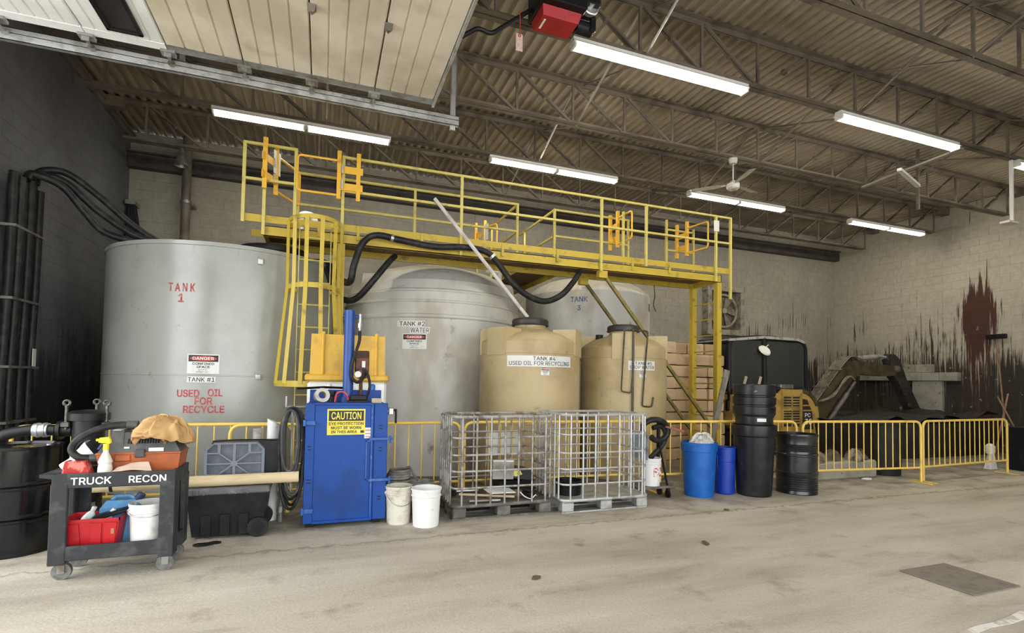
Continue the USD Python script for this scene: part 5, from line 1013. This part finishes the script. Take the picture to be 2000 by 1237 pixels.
t = can('round_bin', 'matt black round bin behind the barrier, right of the concrete curb', (9.2, 6.2, 0), [(0, 0), (.24, 0), (.27, .86), (.295, .87), (.295, .92), (.26, .92), (.23, .03), (0, .03)], M('bin_matt', (.01, .011, .01), (.02, .022, .02), sc=5, rough=.7))

# ================================================================ brown packages behind the right ladder
pk = [M(f'kraft_{n}', a, b, sc=5, lo=.45, hi=.75, rough=.85) for n, a, b in (('a', (.52, .37, .22), (.42, .29, .17)), ('b', (.58, .42, .26), (.48, .34, .2)), ('c', (.46, .32, .185), (.37, .255, .145)))]
def package(w, d, h, seed):
    m = trimesh.creation.box([w, d, h]).subdivide().subdivide().subdivide(); v = m.vertices
    k = np.maximum(0, np.abs(v) / (np.array([w, d, h]) / 2) - .80) / .2
    v = v * (1 - .035 * (k[:, [1, 2, 0]] ** 2 + k[:, [2, 0, 1]] ** 2))
    v = v + (meshkit.fbm(v * 11 + seed * 3.1, 3, seed)[:, None] - .5) * np.array([.014, .03, .014])
    m.vertices = v; return m
cols = ['leftmost', 'second from the left', 'third from the left', 'rightmost']; rows = ['top', 'second from the top', 'third from the top', 'fourth from the top', 'fifth from the top', 'sixth from the top', 'seventh from the top', 'eighth from the top', 'ninth from the top', 'lowest']
rr = random.Random(11); Hh = .235
for r in range(10):
    for c in range(4):
        x = 6.2 + .42 * c + .2 + (.015 if r % 2 else 0) + rr.uniform(-.008, .008); z = Hh * (9 - r); y = 8.75 - (.07 if c == 0 else 0) + rr.uniform(-.02, .02) + (.12 if r == 0 and c else 0) - (.05 if r > 7 else 0)
        t = package(.405, .42, Hh - .012, r * 4 + c); t = rot(t, rr.uniform(-1.5, 1.5), (0, 0, 1)); t = move(t, (x, y, z + Hh / 2))
        solo('wrapped_package', t, pk[rr.randrange(3)], f'brown wrapped package behind the right ladder, {rows[r]} row, {cols[c]}', 'package', (x, y, z), group='brown packages stacked behind the right ladder', smooth=40)
for k, x in enumerate((6.55, 7.05)):
    z = Hh * 8 - .0; m = rot(package(.44, .4, .2, 60 + k), 4, (0, 0, 1))
# ================================================================ excavator
ex_y = M('excavator_yellow', (.50, .32, .075), (.27, .17, .05), sc=4, lo=.42, hi=.68, rough=.5, col3=(.12, .08, .035), sc3=9, lo3=.62, hi3=.75)
ex_dirt = M('excavator_dirt', (.075, .055, .022), (.035, .026, .014), sc=5, rough=.8); ex_dark = M('excavator_dark', (.022, .019, .016), (.045, .038, .03), sc=6, rough=.7)
smoked = glassy('cab_glass', (.52, .54, .48), .86, .04)
t = Thing('excavator', 'dirty yellow mini excavator with dark glazed cab, boom reaching right', 'excavator', (9.2, 9.0, 0))
E_ = lambda n, m, mat=ex_y, label=None, under=None, smooth=30: t.add(n, m, mat, label=label, world=True, under=under, smooth=smooth)
YC0, YC1 = 8.55, 9.6
for y in (8.6, 9.9):
    tr = E_('track', prism(sg.Polygon([(8.1, .3), (8.2, .08), (8.4, .0), (10.5, .0), (10.75, .1), (10.85, .3), (10.75, .5), (10.5, .58), (8.4, .58), (8.2, .5)]), .32, 'xz', y - .05), ex_dark, label='muddy track')
    for k in range(16): E_('track_pad', box(8.42 + .13 * k, y - .07, .575, 8.50 + .13 * k, y + .29, .605), ex_dark, under=tr)
E_('chassis', [box(8.6, 8.95, .3, 10.3, 9.85, .62, .03), cyl((9.4, 9.4, .5), (9.4, 9.4, .75), .4, 24)], ex_dark)
a = np.linspace(0, pi / 2, 9); arc = [(9.86 + .58 * math.sin(x), .86 + .56 * math.cos(x)) for x in a]
E_('engine_cover', prism(sg.Polygon([(8.0, .66), (8.0, 1.3), (9.3, 1.34), (9.36, 1.43)] + arc + [(10.45, .4), (9.3, .36), (8.6, .4)]), 1.25, 'xz', 8.45), ex_y)
E_('cover_cap', prism(sg.Polygon([(9.86 + .60 * math.sin(x), .86 + .58 * math.cos(x)) for x in a[:7]] + [(9.86 + .52 * math.sin(x), .86 + .5 * math.cos(x)) for x in a[:7][::-1]]), .4, 'xz', 8.43), ex_dirt)
gp = E_('grille', box(9.36, 8.435, .62, 9.86, 8.452, 1.3, .004), ex_dark, label='dark ventilation grille')
for k in range(11):
    z = .68 + .058 * k
    if k != 5: E_('louvre', [box(9.36, 8.422, z, 9.86, 8.44, z + .024, .003)], ex_y, under=gp)
E_('grille_frame', [box(9.33, 8.42, .6, 9.37, 8.45, 1.33), box(9.84, 8.421, .6, 9.9, 8.45, 1.36), box(9.34, 8.417, .96, 9.89, 8.445, 1.02), box(9.6, 8.414, .62, 9.625, 8.445, 1.3), box(9.32, 8.411, 1.28, 9.91, 8.45, 1.42)], ex_y)
sp = E_('side_panel', prism(sg.Polygon([(9.95, .55), (10.27, .55), (10.22, .95), (10.08, 1.2), (9.95, 1.22)]), .012, 'xz', 8.44), ex_dark, label='dark side panel with number')
for s_, h_, x_, z_ in (('PC', .085, 10.09, .82), ('35', .115, 10.11, .66)): E_('lettering', move(text(s_, h_, .002, True, 1.1), (x_, 8.438, z_)), white_print, under=sp)
for z in (.95, 1.06): E_('vent_bar', box(9.95, 8.432, z, 10.2, 8.445, z + .03), ex_y, under=sp)
# cab
cab_f = black_plastic
def cabloop(x0, x1, z0, z1, y, r=.045, rr_=.22):
    P = rounded([(x0, y, z0), (x0, y, z1 - .03), ((x0 + x1) / 2 - .1, y, z1 + .05), (x1, y, z1), (x1 + .05, y, z0)], rr_, 6); return tube(P, r, 8)
E_('cab_frame', [cabloop(7.99, 10.14, 1.36, 2.5, YC0), cabloop(7.99, 10.14, 1.36, 2.5, YC1), cyl((7.99, YC0, 1.42), (10.18, YC0, 1.42), .06, 8), cyl((8.95, YC0, 1.4), (8.93, YC0, 2.52), .06, 8), cyl((7.99, YC0, 2.4), (7.99, YC1, 2.4), .045, 8), cyl((10.1, YC0, 2.42), (10.1, YC1, 2.42), .045, 8), cyl((7.99, YC0, 1.4), (7.99, YC1, 1.4), .045, 8)], cab_f)
E_('cab_roof', prism(sg.Polygon([(7.97, 2.47), (8.9, 2.57), (9.9, 2.56), (10.08, 2.5), (10.1, 2.44), (9.88, 2.5), (8.9, 2.51), (7.97, 2.42)]), 1.14, 'xz', YC0 - .045), M('cab_roof', (.45, .43, .38), (.25, .22, .18), sc=6, rough=.6))
for x0, x1 in ((8.04, 8.88), (9.0, 10.1)): E_('cab_window', box(x0, YC0 - .004, 1.48, x1, YC0 + .004, 2.46), smoked, label='dark cab window')
for x in (7.985, 10.14): E_('cab_window', box(x - .004, YC0 + .05, 1.45, x + .004, YC1 - .05, 2.38), smoked, label='dark cab window')
E_('cab_window', box(8.04, YC1 - .004, 1.48, 10.08, YC1 + .004, 2.46), smoked, label='dark cab window')
E_('cab_seat', [box(8.9, 8.85, 1.1, 9.5, 9.35, 1.5, .05), box(8.85, 8.85, 1.45, 9.0, 9.35, 2.1, .05)], ex_dark); E_('cab_skirt', [box(7.98, YC0 - .03, 1.18, 10.2, YC0 + .03, 1.4, .01), box(7.97, YC0 - .02, .95, 8.15, YC0 + .1, 1.2, .03)], cab_f)
E_('cab_sill', [box(9.38, 8.5, 1.43, 9.75, 8.56, 1.53, .01)], steel)
E_('work_lamp', [rot(lathe([(0, -.02), (.12, -.02), (.14, 0), (.12, .03), (0, .04)], 24), 52, (1, 0, 0)).apply_translation((8.87, 8.46, 2.25)), cyl((8.87, 8.48, 2.3), (9.05, 8.53, 2.38), .012, 8)], white_plastic, label='round white cab lamp')
for x in (8.38, 8.78): E_('cab_tag', tilt(box(-.035, -.004, 0, .035, .004, .2), 0, 18, 0, (x, 8.53, 1.5)), M('tag_tan', (.42, .38, .28), rough=.7) if x < 8.5 else '/World/Looks/tag_tan', label='tan tag')
# boom, stick, rams
YB0 = 9.0
def plate_(pts, w, y=YB0): return prism(sg.Polygon(pts).buffer(.03), w, 'xz', y - w / 2)
bm_ = E_('boom', plate_([(10.5, .55), (10.95, 1.12), (11.62, 1.78), (12.0, 2.1), (12.3, 2.12), (13.5, 2.02), (13.66, 1.94), (13.6, 1.84), (13.4, 1.82), (12.35, 1.84), (12.08, 1.72), (11.4, 1.05), (10.95, .5)], .26), ex_dirt, label='dirt-caked boom')
E_('stick', plate_([(13.48, 2.2), (13.64, 2.32), (13.82, 2.2), (14.05, 1.72), (14.42, 1.17), (14.74, .72), (14.52, .62), (14.2, 1.08), (13.84, 1.6), (13.6, 1.86)], .2), ex_dark, label='dark stick')
for k in range(3): E_('stick_plate', box(13.75 + .18 * k, YB0 - .115, 1.62 - .3 * k, 13.87 + .18 * k, YB0 - .1, 1.72 - .3 * k), ex_dirt)
E_('pivot_pin', [cyl((13.66, YB0 - .17, 1.98), (13.66, YB0 + .17, 1.98), .08, 18), cyl((13.66, YB0 - .175, 1.98), (13.66, YB0 - .165, 1.98), .05, 14)], steel)
E_('stick_ram', [cyl((12.35, YB0, 2.2), (13.2, YB0, 2.28), .065, 16), cyl((13.2, YB0, 2.28), (13.55, YB0, 2.27), .035, 12)], M('ram_grey', (.42, .43, .37), (.2, .19, .15), sc=8, rough=.4, metal=.4))
E_('ram_lug', box(12.2, YB0 - .06, 2.06, 12.4, YB0 + .06, 2.28, .02), ex_dark); E_('ram_lug', box(13.45, YB0 - .06, 2.1, 13.62, YB0 + .06, 2.36, .02), ex_dark)
E_('boom_ram', [cyl((11.0, YB0 - .25, .55), (11.75, YB0 - .25, 1.35), .055, 14), cyl((11.75, YB0 - .25, 1.35), (12.0, YB0 - .25, 1.62), .03, 10)], M('ram_dull', (.17, .14, .13), (.1, .08, .07), sc=8, rough=.5, metal=.3))
for k in range(7):
    y = YB0 - .14 + .047 * k
    E_('boom_hose', tube(curve([(10.6, y - .02, .98), (10.95, y, 1.24), (11.6, y, 1.9), (11.95, y, 2.2), (12.15, y, 2.25), (12.45, y, 2.18)], 8), .012, 6), M('boom_hose_grey', (.25, .22, .17), (.13, .11, .08), sc=8, rough=.7) if k == 0 else '/World/Looks/boom_hose_grey', under=bm_)
for k in range(3): E_('boom_hose', tube(curve([(10.9, YB0 - .18 - .03 * k, 1.15), (11.3, YB0 - .2 - .03 * k, 1.3), (11.7, YB0 - .2, 1.62 + .03 * k), (11.9, YB0 - .2, 1.75), (12.1, YB0 - .17, 1.68)], 8), .018, 6), '/World/Looks/boom_hose_grey', under=bm_)
for x, z in ((11.18, 1.5), (11.6, 1.92)): E_('hose_clamp', beam((x, YB0 - .2, z), (x, YB0 + .2, z), .05, .03), '/World/Looks/boom_hose_grey', under=bm_)

# ================================================================ far right: pit, curb, ledge, tools
cpale = M('concrete_pale', (.34, .32, .26), (.25, .235, .19), sc=3, rough=.85, col3=(.09, .075, .055), sc3=8, lo3=.62, hi3=.72, bump=.3); soil = M('soil_dark', (.022, .017, .012), (.06, .05, .04), sc=4, lo=.5, hi=.8, rough=.95, bump=.6, bsc=18)
solo('concrete_curb', box(6.9, 6.0, 0, 8.75, 6.35, .29, .03), cpale, 'low grey concrete curb behind the barrier below the excavator', 'curb', (7.8, 6.17, 0))
for k, (x, y) in enumerate(((7.5, 6.15), (7.95, 6.2), (8.4, 6.15), (8.6, 6.22))):
    solo('rubbish_sack', tilt(drape(.21, .14, .15, 30 + k, 12, 48, 7), 0, 6 * k - 9, 20 * k, (x, y, .3)), M(f'sack_{"abcd"[k]}', ((.2, .17, .13), (.1, .085, .06), (.3, .27, .22), (.14, .12, .09))[k], (.05, .04, .03), sc=9, rough=.8), ('dirty crumpled sack at the left on the concrete curb', 'dark crumpled sack second from left on the concrete curb', 'pale crumpled sack third from left on the concrete curb', 'brown crumpled sack at the right end of the concrete curb')[k], 'sack', (x, y, .29))
t = Thing('waste_skip', 'long dark open skip heaped with black sludge below the excavator stick', 'skip', (12.4, 8.0, 0))
t.add('body', openbox(10.3, 14.9, 7.3, 9.9, 0, .74, .94, .05), soil, world=True, smooth=False)
g = np.stack(np.meshgrid(np.linspace(10.36, 14.84, 46), np.linspace(7.36, 9.84, 26), indexing='ij'), -1).reshape(-1, 2)
zz = .58 + .42 * meshkit.fbm(np.c_[g * 1.6, g[:, :1] * 0], 4, 3) + .12 * np.clip((g[:, 0] - 12) / 3, 0, 1); F_ = []
for i in range(45):
    for j in range(25): q = i * 26 + j; F_ += [(q, q + 26, q + 27), (q, q + 27, q + 1)]
t.add('sludge', trimesh.Trimesh(np.c_[g, zz], np.array(F_), process=False), soil, label='heaped black sludge', world=True)
# ledge of clean blocks and the pale patch of pier on the right wall
t = Thing('block_ledge', 'ledge of two courses of clean grey blocks on the sooty right wall', 'ledge', (15.1, 9.3, 1.7))
for k in range(6): y = 8.3 + .42 * k; t.add('concrete_block', box(15.02, y, 1.70, 15.19, y + .41, 1.92, .008), cpale, world=True)
for k in range(3): y = 8.9 + .42 * k; t.add('concrete_block', box(15.06, y, 1.925, 15.19, y + .41, 2.14, .008), cpale, world=True)
solo('concrete_pier', box(15.08, 8.68, 0, 15.19, 9.4, 1.695, .01), cpale, 'pale concrete pier on the right wall under the block ledge', 'pier', (15.13, 9.0, 0))
hand = M('handle_brown', (.28, .17, .1), (.18, .11, .07), sc=9, rough=.7)
def broom(label, p0, p1, m, head=True):
    t = Thing('broom', label, 'broom', p0); t.add('handle', cyl(p0, p1, .017, 10), m, world=True)
    if head: q = np.array(p1); t.add('head', box(q[0] - .05, q[1] - .2, q[2] - .04, q[0] + .03, q[1] + .2, q[2] + .07, .01), black_plastic, world=True)
broom('long broom leaning on the right wall with its black head up by the red stain', (14.5, 7.05, .1), (15.1, 7.52, 2.75), hand)
broom('reddish tool handle leaning inside the far right barrier', (13.0, 6.55, .02), (13.25, 6.42, 1.42), M('handle_red', (.36, .17, .13), rough=.6), False)
broom('pale tool handle standing right of the reddish one near the right edge', (13.1, 6.1, .0), (13.25, 6.06, 1.5), wood, False)
broom('dark tool handle crossing behind the pale one near the right edge', (13.35, 6.05, .0), (13.05, 6.5, 1.36), hand, False)
t = Thing('marker_post', 'white plastic jug on a stake behind the far right barrier', 'marker', (11.9, 6.05, 0))
t.add('stake', hull([(-.09, -.06, 0), (.1, -.06, 0), (-.09, .06, 0), (.1, .06, 0), (-.05, -.04, .3), (.05, -.04, .3), (0, .04, .3)]), white_plastic); t.add('jug', lathe([(0, .28), (.06, .28), (.075, .33), (.075, .43), (.04, .47), (0, .48)], 20), white_plastic)
solo('plastic_tote', loft((12.2, 13.1, 5.66, 5.92, 0), (12.12, 13.2, 5.62, 5.95, .8)), black_plastic, 'large black plastic tote at the right edge beside the last barrier', 'tote', (12.6, 5.8, 0))
t = Thing('marker_post', 'white stake at the extreme right edge in front of the black tote', 'marker', (12.1, 5.5, 0)); t.add('stake', hull([(-.07, -.05, 0), (.07, -.05, 0), (-.07, .05, 0), (.07, .05, 0), (-.05, -.04, .36), (.05, -.04, .36), (0, .04, .36)]), white_plastic); t.add('jug', lathe([(0, .36), (.05, .36), (.06, .4), (.04, .47), (0, .48)], 16), white_plastic)
solo('leaning_board', beam((5.98, 6.95, .02), (6.46, 6.95, 1.75), .1, .03, (0, 1, 0)), M('board_grey', (.27, .25, .21), (.18, .16, .13), sc=6, rough=.8), 'narrow grey board leaning behind the blue and black barrels', 'board', (5.98, 6.95, 0))
solo('leaning_board', beam((6.12, 7.0, .02), (6.3, 7.0, 1.2), .05, .03, (0, 1, 0)), '/World/Looks/board_grey', 'short grey lath leaning behind the narrow blue barrel', 'board', (6.1, 7.0, 0))
# exhaust fan on the back wall
t = Thing('exhaust_fan', 'square framed dusty exhaust fan on the back wall behind the right ladder', 'exhaust fan', (10.66, 11.62, 2.9))
fw = M('fan_frame', (.3, .275, .22), (.15, .125, .09), sc=7, lo=.45, hi=.65, rough=.8); x0, x1, z0, z1 = 10.02, 11.32, 2.92, 4.28
t.add('frame', [box(x0, 11.5, z0, x0 + .14, 11.74, z1, .01), box(x1 - .14, 11.5, z0, x1, 11.74, z1, .01), box(x0 - .03, 11.49, z1 - .14, x1 + .03, 11.735, z1 + .02, .01), box(x0 - .03, 11.49, z0 - .02, x1 + .03, 11.735, z0 + .14, .01)], fw, world=True)
t.add('back_panel', box(x0 + .1, 11.69, z0 + .1, x1 - .1, 11.735, z1 - .1), M('fan_back', (.12, .105, .08), (.06, .05, .04), sc=6, rough=.8), world=True)
t.add('shroud_ring', [torus(.46, .035, 40, 8, (10.67, 11.62, 3.6), 'y')], fw, world=True); t.add('hub', cyl((10.67, 11.57, 3.6), (10.67, 11.68, 3.6), .08, 20), fw, world=True)
for k in range(6):
    b = hull([(.07, 0, -.03), (.07, .03, .03), (.42, 0, -.13), (.42, .04, .1), (.44, .01, 0)]); t.add('fan_blade', move(rot(b, 60 * k, (0, 1, 0)), (10.67, 11.63, 3.6)), M('fan_blade', (.2, .18, .14), (.12, .1, .08), sc=8, rough=.8) if k == 0 else '/World/Looks/fan_blade', world=True)
solo('hanging_cord', tube(curve([(5.98, 8.36, 3.4), (6.0, 8.36, 3.2), (5.97, 8.36, 3.02), (6.03, 8.36, 2.9)]), .008, 6), hose, 'short black cord dangling under the right end of the platform', 'cord', (6.0, 8.36, 2.9))
# dark coiled cable hanging in the back left corner
t = Thing('cable_bundle', 'dark bundle of cables hanging in the back left corner above the tank', 'cables', (-3.3, 11.5, 2.6))
for k in range(6): t.add('cable', tube([(-3.52 + .015 * k, 11.55, 4.75), (-3.53 + .05 * k, 11.5, 3.8), (-3.5 + .06 * k, 11.5, 2.5)], .035, 8), black_plastic, world=True)
t.add('bracket', box(-3.56, 11.45, 4.7, -3.4, 11.735, 4.78), steel, world=True)
t = Thing('wall_lamp', 'dark bell-shaped lamp under the roof at the back left corner', 'lamp', (-2.43, 10.4, 5.08)); t.add('shade', lathe([(.0, -.02), (.03, 0), (.11, -.3), (.1, -.3), (.02, -.05)], 20, (0, 0, .4)), steel); t.add('stem', cyl((0, 0, .37), (0, 0, .42), .02, 8), steel)

# ================================================================ floor bits
solo('floor_plate', [box(4.47, 2.38, .001, 5.04, 2.9, .009, .003)], M('plate_steel', (.2, .175, .14), (.15, .13, .105), sc=9, rough=.7), 'square dark steel cover plate let into the floor at the lower right', 'cover plate', (4.75, 2.64, 0))
leafm = M('dead_leaf', (.09, .06, .035), (.14, .1, .06), sc=60, rough=.8)
for lab, x, y, s, a in (('curled dead leaf alone in the middle of the floor', 1.57, 3.65, .05, 20), ('flat dead leaf on the floor in front of the black barrels', 3.43, 3.96, .07, 60), ('dead leaf on the floor nearest the right wire cage', 4.57, 4.92, .05, 10)):
    lf = hull([(-s, 0, .004), (-s * .3, -s * .5, .006), (s * .4, -s * .45, .004), (s, 0, .012), (s * .3, s * .5, .018), (-s * .4, s * .4, .02), (0, 0, .002)])
    solo('dead_leaf', move(rot(lf, a, (0, 0, 1)), (x, y, 0)), leafm, lab, 'leaf', (x, y, 0))
solo('rubber_scrap', [crumple((-.95, 5.24, .012), (.07, .03, .012), 5, .5, 3), crumple((-.86, 5.28, .01), (.05, .025, .01), 6, .5, 3)], dark_rubber, 'torn black rubber scrap on the floor in front of the wheeled bin', 'scrap', (-.92, 5.25, 0))
solo('paper_scrap', crumple((8.35, 5.9, .012), (.09, .05, .015), 7, .5, 3), paper, 'white paper scrap on the floor in front of the concrete curb', 'scrap', (8.35, 5.9, 0))

ov = sg.Polygon([(3.62, 2.03), (3.75, 2.07), (3.95, 2.085), (4.1, 2.08), (4.3, 2.1), (4.5, 2.13), (4.62, 2.11), (4.45, 2.05), (4.2, 2.03), (4.0, 2.04), (3.8, 2.02)])
solo('paint_mark', prism(ov, .002, 'xy', .0005), M('worn_paint', (.74, .72, .67), (.5, .455, .38), sc=9, lo=.45, hi=.58, rough=.8), 'worn white paint streak on the floor at the lower right corner', 'paint mark', (4.0, 2.05, 0))
